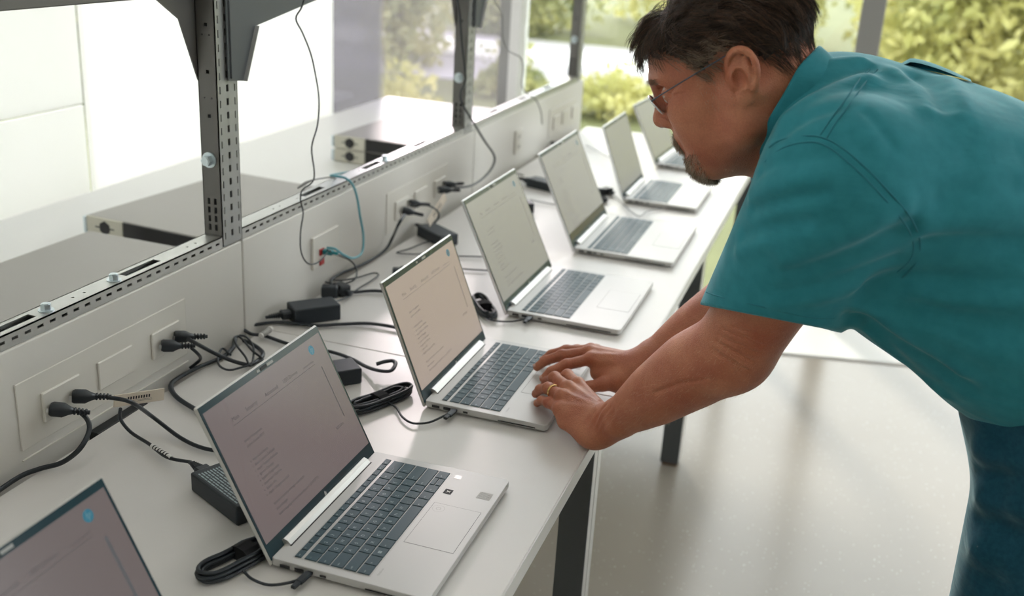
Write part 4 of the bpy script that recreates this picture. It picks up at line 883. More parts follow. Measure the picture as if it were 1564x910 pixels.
def fast_mesh(name, parts, m):
    vs = np.concatenate([p for p, q in parts]); off = 0; qs = []
    for p, q in parts: qs.append(q + off); off += len(p)
    qs = np.concatenate(qs); me = bpy.data.meshes.new(name)
    me.vertices.add(len(vs)); me.vertices.foreach_set('co', vs.astype(np.float32).ravel())
    me.loops.add(len(qs) * 4); me.loops.foreach_set('vertex_index', qs.astype(np.int32).ravel())
    me.polygons.add(len(qs)); me.polygons.foreach_set('loop_start', np.arange(0, len(qs) * 4, 4, dtype=np.int32)); me.polygons.foreach_set('loop_total', np.full(len(qs), 4, dtype=np.int32))
    me.polygons.foreach_set('use_smooth', np.ones(len(qs), bool)); me.materials.append(m); me.update(); me.validate(); return me

def spline(P, n):
    P = [np.array(p, float) for p in P]; out = []
    for i in range(len(P) - 1):
        a, b, c, d = P[max(i - 1, 0)], P[i], P[i + 1], P[min(i + 2, len(P) - 1)]
        for k in range(n): t = k / n; out.append(.5 * (2 * b + (c - a) * t + (2 * a - 5 * b + 4 * c - d) * t * t + (3 * b - a - 3 * c + d) * t ** 3))
    return out + [P[-1]]
# ---- head frame (x forward, y to his left, z up), pitched down towards the laptop
HO = V3(-.155, 1.437, 1.352); hc, hs = math.cos(math.radians(25.9)), math.sin(math.radians(25.9))
HR = np.array([[-hc, 0, -hs], [0, -1, 0], [-hs, 0, hc]])          # rows: forward, left, up
def hw(x, y, z): return HO + x * HR[0] + y * HR[1] + z * HR[2]
def hrc(a, b, ra, rb, k=0.01, m='u', sym=False):
    o = [rc(hw(*a), hw(*b), ra, rb, k, m)]
    if sym: o.append(rc(hw(a[0], -a[1], a[2]), hw(b[0], -b[1], b[2]), ra, rb, k, m))
    return o
def hgr(a, b, w, amp, sym=True):
    o = [gr(hw(*a), hw(*b), w, amp)]
    if sym: o.append(gr(hw(a[0], -a[1], a[2]), hw(b[0], -b[1], b[2]), w, amp))
    return o
def hel(c, r, k=0.01, m='u', sym=False, pitch=0.0, yaw=0.0):
    def one(sg):
        cp, sp = math.cos(pitch), math.sin(pitch); cy, sy = math.cos(yaw * sg), math.sin(yaw * sg)
        Rl = np.array([[cp * cy, cp * sy, sp], [-sy, cy, 0], [-sp * cy, -sp * sy, cp]])
        return el(hw(c[0], sg * c[1], c[2]), r, Rl @ HR, k, m)
    return [one(1)] + ([one(-1)] if sym else [])
NB = V3(-0.050, 1.465, 1.290)       # base of the neck
def head_ops():
    o = []
    o += hel((.002, 0, .060), (.104, .077, .080), .02)
    o += hel((.045, 0, .010), (.056, .060, .080), .03)
    o += hel((.052, 0, -.040), (.044, .047, .056), .03)
    o += hrc((.002, .056, -.045), (.066, .024, -.082), .020, .017, .030, 'u', True)         # jaw
    o += hrc((.0, .060, -.01), (.002, .056, -.050), .018, .018, .03, 'u', True)
    o += hel((.076, 0, -.080), (.022, .024, .019), .018)                                       # chin
    o += hel((.040, 0, -.078), (.045, .040, .026), .03)                                        # flesh under the jaw
    o += hel((.064, .043, -.004), (.028, .022, .024), .022, 'u', True)                         # cheeks
    o += hel((.058, .040, -.040), (.026, .020, .030), .025, 'u', True)
    o += hrc((.100, .008, .046), (.080, .047, .046), .0105, .0095, .014, 'u', True)           # brow
    o += hel((.099, .033, .026), (.016, .0165, .0125), .014, 's', True)                        # sockets
    o += hel((.080, .033, .025), (.0165, .0165, .0150), .005, 'u', True)                       # lids over the eyeballs
    o += hgr((.0975, .018, .0215), (.0905, .048, .0250), .0018, .0014)       # lid line
    o += hgr((.0965, .020, .0345), (.0865, .050, .0345), .0032, .0028)        # lid crease
    o += hgr((.094, .020, .0120), (.083, .046, .0130), .0034, .0028); o += hgr((.092, .024, .0040), (.080, .048, .0080), .0035, .0016)          # bag under the eye
    o += hrc((.100, 0, .034), (.1125, 0, -.002), .0085, .0115, .016)                         # nose bridge
    o += hel((.1140, 0, -.0075), (.0125, .0115, .0110), .008)
    o += hel((.1020, .0125, -.0125), (.0125, .0075, .0088), .007, 'u', True)
    o += hrc((.1150, .0062, -.0195), (.1020, .0085, -.0205), .0030, .0028, .003, 's', True)    # nostrils
    o += hgr((.1060, .0170, -.0030), (.0940, .0215, -.0140), .0030, .0030)    # wing crease
    o += hel((.084, 0, -.040), (.020, .026, .022), .014)                                       # muzzle
    o += hrc((.0990, 0, -.0500), (.0830, .0230, -.0560), .0054, .0030, .006, 'u', True)        # lips
    o += hrc((.0940, 0, -.0640), (.0810, .0210, -.0585), .0062, .0034, .006, 'u', True)
    o += hgr((.1000, 0, -.0565), (.0820, .0280, -.0575), .0032, .0028)
    o += hgr((.0930, .0250, -.0150), (.0840, .0360, -.0400), .0050, .0042); o += hgr((.0840, .0360, -.0400), (.0740, .0400, -.0600), .0045, .0040)    # smile fold
    for z, w in ((.060, .034), (.0690, .040), (.0780, .036)): o += hgr((.1075 - (z - .060) * .30, 0, z), (.094 - (z - .06) * .3, w, z + .004), .0026, .0019)
    o += hgr((.1100, .0075, .040), (.1060, .009, .052), .0028, .0020)
    for a, b in (((.080, .053, .026), (.064, .064, .034)), ((.080, .054, .022), (.062, .064, .020)), ((.079, .053, .017), (.064, .061, .006)), ((.060, .060, -.020), (.050, .058, -.055)), ((.048, .062, -.010), (.040, .060, -.050))): o += hgr(a, b, .0028, .0019)   # crow's feet, cheek lines
    # ears
    rim = [(-.003, .0765, .030), (-.009, .082, .043), (-.021, .087, .050), (-.034, .091, .045), (-.040, .092, .029), (-.037, .090, .012), (-.028, .086, -.002)]
    for sg in (1, -1):
        e = [el(hw(-.019, sg * .0805, .021), (.0185, .0055, .030), rotm(sg), .004), rc(hw(-.012, sg * .072, .015), hw(-.016, sg * .080, .018), .013, .012, .01)]
        P = spline([hw(x, sg * y, z) for (x, y, z) in rim], 3)
        e += chain(P, list(np.interp(np.linspace(0, 6, len(P)), range(7), [.0036, .0042, .0046, .0046, .0044, .0042, .0042])), .002)
        e.append(el(hw(-.014, sg * .0795, -.009), (.0095, .0048, .011), HR, .006))
        e += [rc(hw(-.029, sg * .086, .037), hw(-.031, sg * .087, .016), .0034, .0036, .004), rc(hw(-.031, sg * .087, .016), hw(-.020, sg * .083, .001), .0036, .0034, .004)]
        e.append(rc(hw(-.005, sg * .078, .018), hw(-.006, sg * .079, .008), .0042, .0042, .004))
        e.append(el(hw(-.0155, sg * .088, .015), (.0088, .0075, .0125), HR, .004, 's'))
        e.append(rc(hw(-.013, sg * .0875, .038), hw(-.034, sg * .0925, .034), .0026, .0022, .003, 's'))
        e.append(rc(hw(-.034, sg * .0935, .034), hw(-.0335, sg * .0920, .014), .0020, .0020, .003, 's'))
        o.append(('u', .006, 'grp', e))
    # neck
    o += [rc(hw(-.030, 0, -.005), NB, .056, .064, .03), rc(hw(.012, 0, -.055), NB + V3(-.02, 0, -.03), .042, .056, .035), rc(hw(-.05, 0, .0), NB + V3(.015, 0, .005), .050, .052, .03)]
    o += [rc(hw(-.030, .060, -.012), NB + V3(-.030, -.045, -.040), .012, .012, .02)]
    return o
def rotm(sg):
    t = math.radians(-20); Rl = np.array([[math.cos(t), 0, math.sin(t)], [0, 1, 0], [-math.sin(t), 0, math.cos(t)]]); w = math.radians(18) * sg
    Rw = np.array([[math.cos(w), -math.sin(w), 0], [math.sin(w), math.cos(w), 0], [0, 0, 1]]); return Rl @ Rw @ HR

# ---- arms and hands
def finger(M, T, L, r, wide=1.0):
    """MCP M, tip T, phalanx lengths L; bent in the vertical plane through M and T"""
    M = np.array(M, float); T = np.array(T, float); v = T - M; d = np.linalg.norm(v); a = L[0]; b = (L[1] + L[2]) * 0.965
    d = min(d, (a + b) * 0.985); u = v / np.linalg.norm(v); x = (a * a - b * b + d * d) / (2 * d); hgt = math.sqrt(max(a * a - x * x, 0))
    n = V3(0, 0, 1) - u * u[2]; n /= np.linalg.norm(n); Pp = M + u * x + n * hgt; T2 = M + u * d
    w = T2 - Pp; w /= np.linalg.norm(w); q = n - w * (n @ w); q /= np.linalg.norm(q); Dp = Pp + w * L[1] * 1.0 + q * 0.0045
    r0, r1, r2, r3 = r
    o = chain([M, Pp], [r0, r1], .008, 'u'); o += [el(Pp, (r1 * 1.12,) * 3, None, .004)]
    o += chain([Pp, Dp, T2 - w * r3 * .4], [r1, r2, r3], .004)
    return o, (Pp, Dp, T2, w, q)
SL = V3(-.0034, 1.312, 1.268); ELb = V3(-.1140, 1.4040, .9900); WL = V3(-.3000, 1.5000, .7860)
SR = V3(.010, 1.690, 1.262); ERb = V3(-.080, 1.800, .985); WR = V3(-.2960, 1.7010, .8060)
LM_ = dict(index=(-.378, 1.590, .802), middle=(-.388, 1.563, .805), ring=(-.390, 1.536, .800), pinky=(-.386, 1.511, .789))
LT_ = dict(index=(-.430, 1.655, .7645), middle=(-.450, 1.628, .7645), ring=(-.455, 1.598, .7645), pinky=(-.444, 1.566, .7640))
RM_ = dict(index=(-.385, 1.703, .804), middle=(-.395, 1.727, .806), ring=(-.397, 1.750, .801), pinky=(-.392, 1.771, .792))
RT_ = dict(index=(-.463, 1.662, .7645), middle=(-.490, 1.703, .7650), ring=(-.488, 1.745, .7645), pinky=(-.466, 1.776, .7640))
PH = dict(index=(.046, .029, .024), middle=(.050, .032, .025), ring=(.047, .030, .025), pinky=(.038, .023, .022))
FR = dict(index=(.0108, .0098, .0086, .0074), middle=(.0112, .0100, .0088, .0076), ring=(.0106, .0095, .0083, .0072), pinky=(.0096, .0084, .0074, .0064))
NAILS = []; RINGP = []
def hand_ops(W, Mc, Tp, side, thumb):
    o = []
    for f in ('index', 'middle', 'ring', 'pinky'):
        m = np.array(Mc[f]); s = W + (m - W) * 0.12
        o.append(rc(s, m, .0185, .0118, .012)); o.append(el(m + V3(0, 0, .0035), (.0105, .0105, .0095), None, .006))
    for f in ('index', 'middle', 'ring', 'pinky'):
        fo, (Pp, Dp, T2, w, q) = finger(Mc[f], Tp[f], PH[f], FR[f]); o.append(('u', .005, 'grp', fo))
        NAILS.append((T2, w, q, FR[f][3], side))
        for e in (-.003, 0.0, 0.003): o.append(gr(Pp + q * FR[f][1] + np.cross(w, q) * .006 - w * e, Pp + q * FR[f][1] - np.cross(w, q) * .006 - w * e, .0013, .0010))
        o.append(gr(Dp + q * FR[f][2] + np.cross(w, q) * .005, Dp + q * FR[f][2] - np.cross(w, q) * .005, .0013, .0008))
        if f == 'ring' and side == 'L':
            M_ = np.array(Mc[f]); RINGP.extend([M_ + (Pp - M_) * .62, (Pp - M_) / np.linalg.norm(Pp - M_), (FR[f][0] + FR[f][1]) / 2])
    # tendons
    for f in ('index', 'middle', 'ring', 'pinky'):
        m = np.array(Mc[f]); a = W + (m - W) * .35; o.append(rc(a + V3(0, 0, .0150), m + V3(0, 0, .0085), .0022, .0026, .006))
    th = thumb; o.append(('u', .010, 'grp', chain(th, [.017, .0125, .0108, .0092], .006)))
    return o
ENDW = lambda W, E, t: W + (E - W) * t
def arm_ops(side):
    W, E, S = (WL, ELb, SL) if side == 'L' else (WR, ERb, SR); o = []
    up = V3(0, 0, 1); d = (E - W) / np.linalg.norm(E - W)
    sv = np.cross(d, up); sv /= np.linalg.norm(sv); nv = np.cross(sv, d)
    a2 = (S - E) / np.linalg.norm(S - E)
    K = [W - d * .004, ENDW(W, E, .16), ENDW(W, E, .42) + nv * .002, ENDW(W, E, .72) + nv * .004, E * .94 + .03 * (W + S) , E + (S - E) * .30, E + (S - E) * .70, S]
    P = spline(K, 6); Rr = np.interp(np.linspace(0, 7, len(P)), range(8), [.0285, .0320, .0470, .0560, .0560, .0580, .062, .06])
    o += chain(P, list(Rr), .004)
    o += [rc(W + sv * .008, ENDW(W, E, .1) + sv * .010, .0215, .026, .015), rc(W - sv * .008, ENDW(W, E, .1) - sv * .010, .0215, .026, .015)]
    el_out = (E - (W + S) / 2); el_out /= np.linalg.norm(el_out)
    o += [el(E + el_out * .016 + V3(0, 0, -.002), (.030, .030, .030), None, .045)]                     # point of the elbow
    return o, el_out
LTH = [V3(-.318, 1.528, .7745), V3(-.345, 1.560, .7680), V3(-.366, 1.583, .7600), V3(-.384, 1.606, .7565)]
RTH = [V3(-.318, 1.683, .786), V3(-.350, 1.664, .778), V3(-.374, 1.655, .770), V3(-.398, 1.650, .7625)]
def left_ops():
    o, eo = arm_ops('L'); h_ = hand_ops(WL, LM_, LT_, 'L', LTH)
    o.append(('u', .016, 'grp', h_))
    o += [el((-.322, 1.492, .7665), (.030, .024, .0245), None, .018), rc((-.322, 1.492, .770), (-.372, 1.500, .775), .021, .014, .015)]   # heel of the hand on the table
    E = ELb
    # skin folds at the elbow and the wrist
    cl = V3(-.055, 1.345, 1.0)
    for i, (p, q) in enumerate(LFOLD): o.append(gr(p, q, .0035, .0022))
    return o
LFOLD = []
def right_ops():
    o, eo = arm_ops('R'); o.append(('u', .016, 'grp', hand_ops(WR, RM_, RT_, 'R', RTH)))
    o += [el((-.318, 1.695, .781), (.030, .028, .024), None, .018), rc((-.320, 1.685, .780), (-.370, 1.700, .780), .018, .013, .015)]
    return o

# ---- clothes
TT = math.radians(30); TA = np.array([[math.cos(TT), 0, -math.sin(TT)], [0, 1, 0], [math.sin(TT), 0, math.cos(TT)]])
SA_ = (ELb - SL) / np.linalg.norm(ELb - SL); HEM = SL + SA_ * .215
def torso_ops():
    o = [el((.035, 1.500, 1.235), (.175, .185, .150), TA, .04),
         el((-.020, 1.490, 1.300), (.110, .160, .085), TA, .05),
         el((.150, 1.500, 1.198), (.190, .190, .168), TA, .05),
         el((.235, 1.500, 1.118), (.175, .195, .170), TA, .06),
         el((.080, 1.480, 1.128), (.125, .165, .088), TA, .06),
         el((.300, 1.500, 1.060), (.150, .185, .150), TA, .06)]
    o += chain([SL + V3(.10, .07, -.01), SL], [.105, .088], .05)
    o += chain([SR + V3(.10, -.07, -.01), SR], [.105, .088], .05)
    return o
FOLDS = []     # (points, radius, 'u' ridge or 's' groove, k)
HC = V3(-.0716, 1.3347, 1.0702); HN = V3(-.0279, -.3399, -.9401)      # plane of the sleeve hem
def shirt_ops():
    o = torso_ops()
    # left sleeve: flared tube, open at the hem
    S2 = SL + V3(-.002, 0, .0); e = S2 + (ELb + V3(.022, -.006, .0) - S2) * .86
    o.append(('u', .030, 'grp', [rc(S2, e, .099, .090, .03), pln(HC, HN), rc(S2 + (e - S2) * .45, e + (e - S2) * .3, .050, .0900, .004, 's')]))
    d2 = (ERb - SR) / np.linalg.norm(ERb - SR); e2 = SR + d2 * .26
    o.append(('u', .030, 'grp', [rc(SR, e2, .090, .084, .03), pln(SR + d2 * .22, d2), rc(SR + d2 * .10, e2 + d2 * .1, .05, .080, .004, 's')]))
    return o

NU = V3(-.076, -.020, .070); NU /= np.linalg.norm(NU)
CPP, CPN = V3(-.07545, 1.47025, 1.39625), V3(-.783, .02, .6215)
def collar_ops():
    c = NB
    return [rc(c - NU * .02, c + NU * .200, .094, .070, .01), pln((-.106, 1.404, 1.336), (-.953, -.10, .40)), pln(CPP, CPN), rc(c - NU * .03, c + NU * .22, .086, .0645, .003, 's')]
def pants_ops():
    hl, hr = V3(.338, 1.415, .93), V3(.355, 1.585, .93); o = [el((.345, 1.50, .97), (.150, .170, .15), None, .05)]
    o += chain([hl, V3(.318, 1.405, .50), V3(.335, 1.400, .06)], [.110, .078, .066], .05)
    o += chain([hr, V3(.370, 1.600, .50), V3(.420, 1.610, .06)], [.110, .078, .066], .05)
    o.append(pln((0, 0, .035), (0, 0, -1)))
    return o
FOLD_PTS = [
 (0.014,0.016,[(0.0451,1.2886,1.1458),(0.0587,1.2920,1.1555),(0.0946,1.2979,1.1630),(0.1360,1.3002,1.1658),(0.1794,1.3022,1.1692),(0.2122,1.3031,1.1711)]),
 (0.014,-0.007,[(0.1022,1.3025,1.1468),(0.1397,1.3039,1.1468),(0.1829,1.3023,1.1515),(0.2153,1.3018,1.1556)]),
 (0.012,0.006,[(0.0970,1.2724,1.2201),(0.1465,1.2894,1.2215),(0.2027,1.3098,1.2205)]),
 (0.018,-0.008,[(0.0955,1.2649,1.2386),(0.1403,1.2847,1.2520),(0.1953,1.3151,1.2587)]),
 (0.014,0.004,[(0.1077,1.2702,1.2703),(0.1491,1.2933,1.2824),(0.1853,1.3206,1.2891)]),
 (0.012,0.007,[(-0.0388,1.2438,1.1643),(0.0118,1.2350,1.1964),(0.0463,1.2362,1.2222),(0.0786,1.2517,1.2395)]),
 (0.013,-0.006,[(-0.0542,1.2423,1.1813),(0.0012,1.2214,1.2201),(0.0397,1.2220,1.2491),(0.0653,1.2365,1.2646)]),
 (0.009,0.005,[(-0.1034,1.2764,1.2286),(-0.0591,1.2258,1.2612),(-0.0237,1.2119,1.2755)]),
 (0.011,-0.005,[(-0.1062,1.2837,1.2431),(-0.0630,1.2284,1.2757),(-0.0242,1.2145,1.2916)]),
 (0.008,0.004,[(-0.1005,1.2770,1.2764),(-0.0622,1.2348,1.3024),(-0.0302,1.2240,1.3131)]),
 (0.009,0.006,[(-0.0547,1.2559,1.1325),(-0.0050,1.2493,1.1566),(0.0366,1.2592,1.1770),(0.0695,1.2716,1.1934)]),
 (0.01,-0.004,[(-0.0626,1.2618,1.1171),(-0.0025,1.2590,1.1370),(0.0329,1.2732,1.1520)]),
 (0.008,0.005,[(-0.1113,1.2850,1.1899),(-0.0752,1.2452,1.2183),(-0.0377,1.2211,1.2340)]),
 (0.01,-0.004,[(-0.1125,1.2854,1.1682),(-0.0723,1.2474,1.1960),(-0.0279,1.2240,1.2173)]),
 (0.012,-0.007,[(-0.0821,1.3059,1.3360),(-0.0563,1.3309,1.3590),(-0.0217,1.3744,1.3729),(0.0039,1.3978,1.3807)]),
 (0.009,0.006,[(-0.0781,1.3563,1.3449),(-0.0569,1.3797,1.3685),(-0.0248,1.4046,1.3851),(0.0052,1.4354,1.3928)]),
 (0.01,-0.006,[(-0.0729,1.4020,1.3740),(-0.0435,1.4341,1.3932),(-0.0105,1.4517,1.3979)]),
 (0.01,0.005,[(-0.0780,1.2730,1.3276),(-0.0512,1.2727,1.3501),(-0.0306,1.2750,1.3597)]),
 (0.018,0.007,[(0.0592,1.4490,1.3851),(0.0816,1.4105,1.3766),(0.0940,1.3517,1.3622)]),
 (0.016,-0.006,[(0.0397,1.4416,1.3873),(0.0629,1.4146,1.3782),(0.0792,1.3401,1.3600)]),
 (0.016,-0.006,[(0.1034,1.4647,1.3802),(0.1092,1.4003,1.3728),(0.1129,1.3465,1.3573)]),
 (0.007,0.003,[(0.0081,1.2699,1.3602),(0.0263,1.2547,1.3467),(0.0419,1.2457,1.3300)]),
 (0.006,0.003,[(-0.0068,1.2379,1.3382),(0.0135,1.2263,1.3204)]),
 (0.012,0.009,[(0.0304,1.3057,1.1046),(0.0673,1.3333,1.0801),(0.1202,1.3429,1.0520),(0.1665,1.3467,1.0285),(0.1892,1.3413,1.0189)]),
 (0.012,-0.007,[(0.0385,1.3074,1.1125),(0.0802,1.3163,1.0975),(0.1322,1.3266,1.0696),(0.1759,1.3317,1.0447)]),
 (0.011,0.008,[(0.0595,1.3389,1.0785),(0.0917,1.3683,1.0413),(0.1314,1.4115,0.9986),(0.1609,1.4156,0.9756)]),
 (0.01,-0.006,[(0.0389,1.3301,1.0869),(0.0811,1.3682,1.0459),(0.1314,1.4115,0.9986),(0.1666,1.3932,0.9844)]),
 (0.016,0.006,[(0.1061,1.3057,1.1250),(0.1533,1.3078,1.1155),(0.2111,1.3017,1.1197)]),
 (0.02,-0.006,[(0.1334,1.3114,1.1020),(0.1822,1.3130,1.0844),(0.2260,1.3037,1.0834)]),
 (0.015,0.004,[(0.1287,1.3008,1.3168),(0.1577,1.3200,1.3207),(0.1859,1.3497,1.3209)]),
]
SEAMS = [
 ('armhole_seam',[(-0.1142,1.3997,1.2672),(-0.0946,1.2800,1.3047),(-0.0823,1.2705,1.3166),(-0.0523,1.2461,1.3298),(-0.0299,1.2353,1.3306),(-0.0058,1.2250,1.3212),(0.0181,1.2198,1.3058),(0.0427,1.2230,1.2851),(0.0689,1.2319,1.2601),(0.0862,1.2563,1.2331),(0.0951,1.2793,1.2074),(0.0933,1.2916,1.1823),(0.0830,1.3043,1.1608)],0.0010),
 ('armhole_stitching',[(-0.0973,1.2773,1.2872),(-0.0778,1.2549,1.3106),(-0.0510,1.2398,1.3235),(-0.0316,1.2317,1.3243),(-0.0096,1.2212,1.3147),(0.0137,1.2165,1.2992),(0.0374,1.2194,1.2791),(0.0638,1.2305,1.2528),(0.0800,1.2565,1.2281),(0.0878,1.2757,1.2065),(0.0856,1.2855,1.1870),(0.0757,1.3004,1.1676)],0.0010),
 ('yoke_seam',[(-0.0299,1.2353,1.3306),(-0.0225,1.2507,1.3477),(-0.0112,1.2820,1.3654),(0.0026,1.3825,1.3808),(0.0136,1.4364,1.3902)],0.0010),
 ('yoke_stitching',[(-0.0372,1.2405,1.3334),(-0.0289,1.2563,1.3499),(-0.0177,1.2909,1.3672),(-0.0049,1.3832,1.3832),(0.0042,1.4368,1.3893)],0.0010),
 ('hem_stitching',[(-0.1550,1.3527,1.0857),(-0.1315,1.3077,1.0979),(-0.0729,1.2656,1.1079),(-0.0198,1.2686,1.1033),(0.0127,1.2892,1.1002)],0.0010),
]
PANT_PTS = [
 (0.024,-0.014,[(0.2274,1.3772,0.9178),(0.2475,1.3459,0.9237)]),
 (0.02,0.008,[(0.2327,1.3756,0.8904),(0.2689,1.3280,0.9095)]),
 (0.026,-0.014,[(0.2427,1.3632,0.8597),(0.2659,1.3343,0.8668)]),
 (0.022,0.008,[(0.2452,1.3609,0.8214),(0.2831,1.3230,0.8386)]),
 (0.028,-0.014,[(0.2514,1.3528,0.7870),(0.2739,1.3307,0.7865)]),
 (0.022,0.01,[(0.2451,1.3479,0.9554),(0.2524,1.3453,0.8915),(0.2709,1.3316,0.8253),(0.2726,1.3328,0.7542)]),
]
LFOLD.extend([
 ((-0.1314,1.3434,1.0207),(-0.1027,1.3354,1.0119)), ((-0.1027,1.3354,1.0119),(-0.0820,1.3417,1.0019)),
 ((-0.1298,1.3416,1.0313),(-0.0996,1.3307,1.0258)), ((-0.0996,1.3307,1.0258),(-0.0764,1.3366,1.0165)),
 ((-0.1253,1.3375,1.0422),(-0.0938,1.3260,1.0390)), ((-0.0938,1.3260,1.0390),(-0.0726,1.3310,1.0308)),
 ((-0.1346,1.3468,1.0062),(-0.1075,1.3404,0.9965)), ((-0.1075,1.3404,0.9965),(-0.0874,1.3467,0.9853)),
 ((-0.3028,1.4739,0.8317),(-0.3140,1.4713,0.8097)), ((-0.3140,1.4713,0.8097),(-0.3210,1.4681,0.7876)),
 ((-0.2925,1.4612,0.8350),(-0.3052,1.4613,0.8116)), ((-0.3052,1.4613,0.8116),(-0.3144,1.4653,0.7822)),
 ((-0.2837,1.4512,0.8345),(-0.2960,1.4549,0.8096)), ((-0.2960,1.4549,0.8096),(-0.3074,1.4650,0.7769)),
 ((-0.3219,1.5271,0.8111),(-0.3253,1.4863,0.8074)), ((-0.3253,1.4863,0.8074),(-0.3304,1.4739,0.7910)),
 ((-0.1112,1.3283,1.0510),(-0.0846,1.3215,1.0509)),
 ((-0.2158,1.3967,0.9036),(-0.1767,1.3732,0.9373)), ((-0.1767,1.3732,0.9373),(-0.1392,1.3572,0.9567)),
])
def FOLD_OPS(): return [gp(P, w * 1.15, max(min(a * 1.25, w * .52), -w * .7)) for (w, a, P) in FOLD_PTS]
def PANT_OPS(): return [gp(P, w, a) for (w, a, P) in PANT_PTS]
QUAL = 1.0

# ------------------------------------------------------------------ the man
def skin_mat():
    m = bpy.data.materials.new('weathered_skin'); m.use_nodes = True; n = m.node_tree.nodes; l = m.node_tree.links; b = n['Principled BSDF']
    tc = n.new('ShaderNodeTexCoord'); a = n.new('ShaderNodeTexNoise'); a.inputs['Scale'].default_value = 22; a.inputs['Detail'].default_value = 5
    r = n.new('ShaderNodeValToRGB'); r.color_ramp.elements[0].position = 0.3; r.color_ramp.elements[1].position = 0.72
    r.color_ramp.elements[0].color = (0.50, 0.145, 0.075, 1); r.color_ramp.elements[1].color = (0.66, 0.265, 0.145, 1)
    f = n.new('ShaderNodeTexNoise'); f.inputs['Scale'].default_value = 420; f.inputs['Detail'].default_value = 3
    mx = n.new('ShaderNodeMix'); mx.data_type = 'RGBA'; mx.blend_type = 'MULTIPLY'; mx.inputs['Factor'].default_value = 0.35
    l.new(tc.outputs['Object'], a.inputs['Vector']); l.new(tc.outputs['Object'], f.inputs['Vector']); l.new(a.outputs['Fac'], r.inputs['Fac'])
    l.new(r.outputs['Color'], mx.inputs['A']); l.new(f.outputs['Fac'], mx.inputs['B']); l.new(mx.outputs['Result'], b.inputs['Base Color'])
    v = n.new('ShaderNodeTexVoronoi'); v.inputs['Scale'].default_value = 420; v.feature = 'DISTANCE_TO_EDGE'
    w = n.new('ShaderNodeTexNoise'); w.inputs['Scale'].default_value = 90; w.inputs['Detail'].default_value = 6
    ad = n.new('ShaderNodeMath'); ad.operation = 'ADD'; l.new(v.outputs['Distance'], ad.inputs[0]); l.new(w.outputs['Fac'], ad.inputs[1]); l.new(tc.outputs['Object'], v.inputs['Vector']); l.new(tc.outputs['Object'], w.inputs['Vector'])
    bp = n.new('ShaderNodeBump'); bp.inputs['Strength'].default_value = 0.45; bp.inputs['Distance'].default_value = 0.0022; l.new(ad.outputs[0], bp.inputs['Height']); l.new(bp.outputs['Normal'], b.inputs['Normal'])
    b.inputs['Roughness'].default_value = 0.42; b.inputs['Specular IOR Level'].default_value = 0.5
    b.inputs['Subsurface Weight'].default_value = 0.12; b.inputs['Subsurface Radius'].default_value = (1, 0.35, 0.2); b.inputs['Subsurface Scale'].default_value = 0.005
    return m
M_skin = skin_mat(); HQ = QUAL
body = link('person', fast_mesh('person', [nets(head_ops(), [-.32, 1.33, 1.13], [.06, 1.56, 1.56], .0017 * HQ), nets(left_ops(), [-.50, 1.22, .735], [.1, 1.70, 1.35], .0015 * HQ), nets(right_ops(), [-.53, 1.60, .735], [.1, 1.88, 1.35], .0020 * HQ)], M_skin))
tag(body, 'man in a teal short-sleeved shirt and glasses, bending over the table to type', 'person')
def cloth_mat(nm, c, c2, weave, bs, rough=0.85, sheen=0.3):
    m = bpy.data.materials.new(nm); m.use_nodes = True; n = m.node_tree.nodes; l = m.node_tree.links; b = n['Principled BSDF']
    tc = n.new('ShaderNodeTexCoord'); a = n.new('ShaderNodeTexNoise'); a.inputs['Scale'].default_value = weave; a.inputs['Detail'].default_value = 4
    r = n.new('ShaderNodeValToRGB'); r.color_ramp.elements[0].position = 0.35; r.color_ramp.elements[1].position = 0.65; r.color_ramp.elements[0].color = tuple(c) + (1,); r.color_ramp.elements[1].color = tuple(c2) + (1,)
    l.new(tc.outputs['Object'], a.inputs['Vector']); l.new(a.outputs['Fac'], r.inputs['Fac']); l.new(r.outputs['Color'], b.inputs['Base Color'])
    mp = n.new('ShaderNodeMapping'); mp.inputs['Scale'].default_value = (1.0, 1.0, 2.6); mp.inputs['Rotation'].default_value = (0, 0.5, 0)
    w = n.new('ShaderNodeTexNoise'); w.inputs['Scale'].default_value = 7; w.inputs['Detail'].default_value = 3; w.inputs['Distortion'].default_value = 0.6
    f = n.new('ShaderNodeTexNoise'); f.inputs['Scale'].default_value = 900
    l.new(tc.outputs['Object'], mp.inputs['Vector']); l.new(mp.outputs['Vector'], w.inputs['Vector']); l.new(tc.outputs['Object'], f.inputs['Vector'])
    b1 = n.new('ShaderNodeBump'); b1.inputs['Strength'].default_value = bs; b1.inputs['Distance'].default_value = 0.02; b2 = n.new('ShaderNodeBump'); b2.inputs['Strength'].default_value = 0.25; b2.inputs['Distance'].default_value = 0.0006
    l.new(w.outputs['Fac'], b1.inputs['Height']); l.new(f.outputs['Fac'], b2.inputs['Height']); l.new(b1.outputs['Normal'], b2.inputs['Normal']); l.new(b2.outputs['Normal'], b.inputs['Normal'])
    b.inputs['Roughness'].default_value = rough; b.inputs['Sheen Weight'].default_value = sheen; b.inputs['Sheen Roughness'].default_value = 0.35; b.inputs['Sheen Tint'].default_value = (0.7, 0.95, 1, 1)
    b.inputs['Specular IOR Level'].default_value = 0.25
    return m
M_shirt = cloth_mat('teal_cotton', (0.026, 0.215, 0.265), (0.033, 0.245, 0.300), 60, 0.25)
M_seam = mat('teal_stitching', (0.02, 0.185, 0.235), 0.9)
M_jean = cloth_mat('dark_denim', (0.008, 0.060, 0.100), (0.012, 0.080, 0.125), 160, 0.30, 0.9, 0.5)
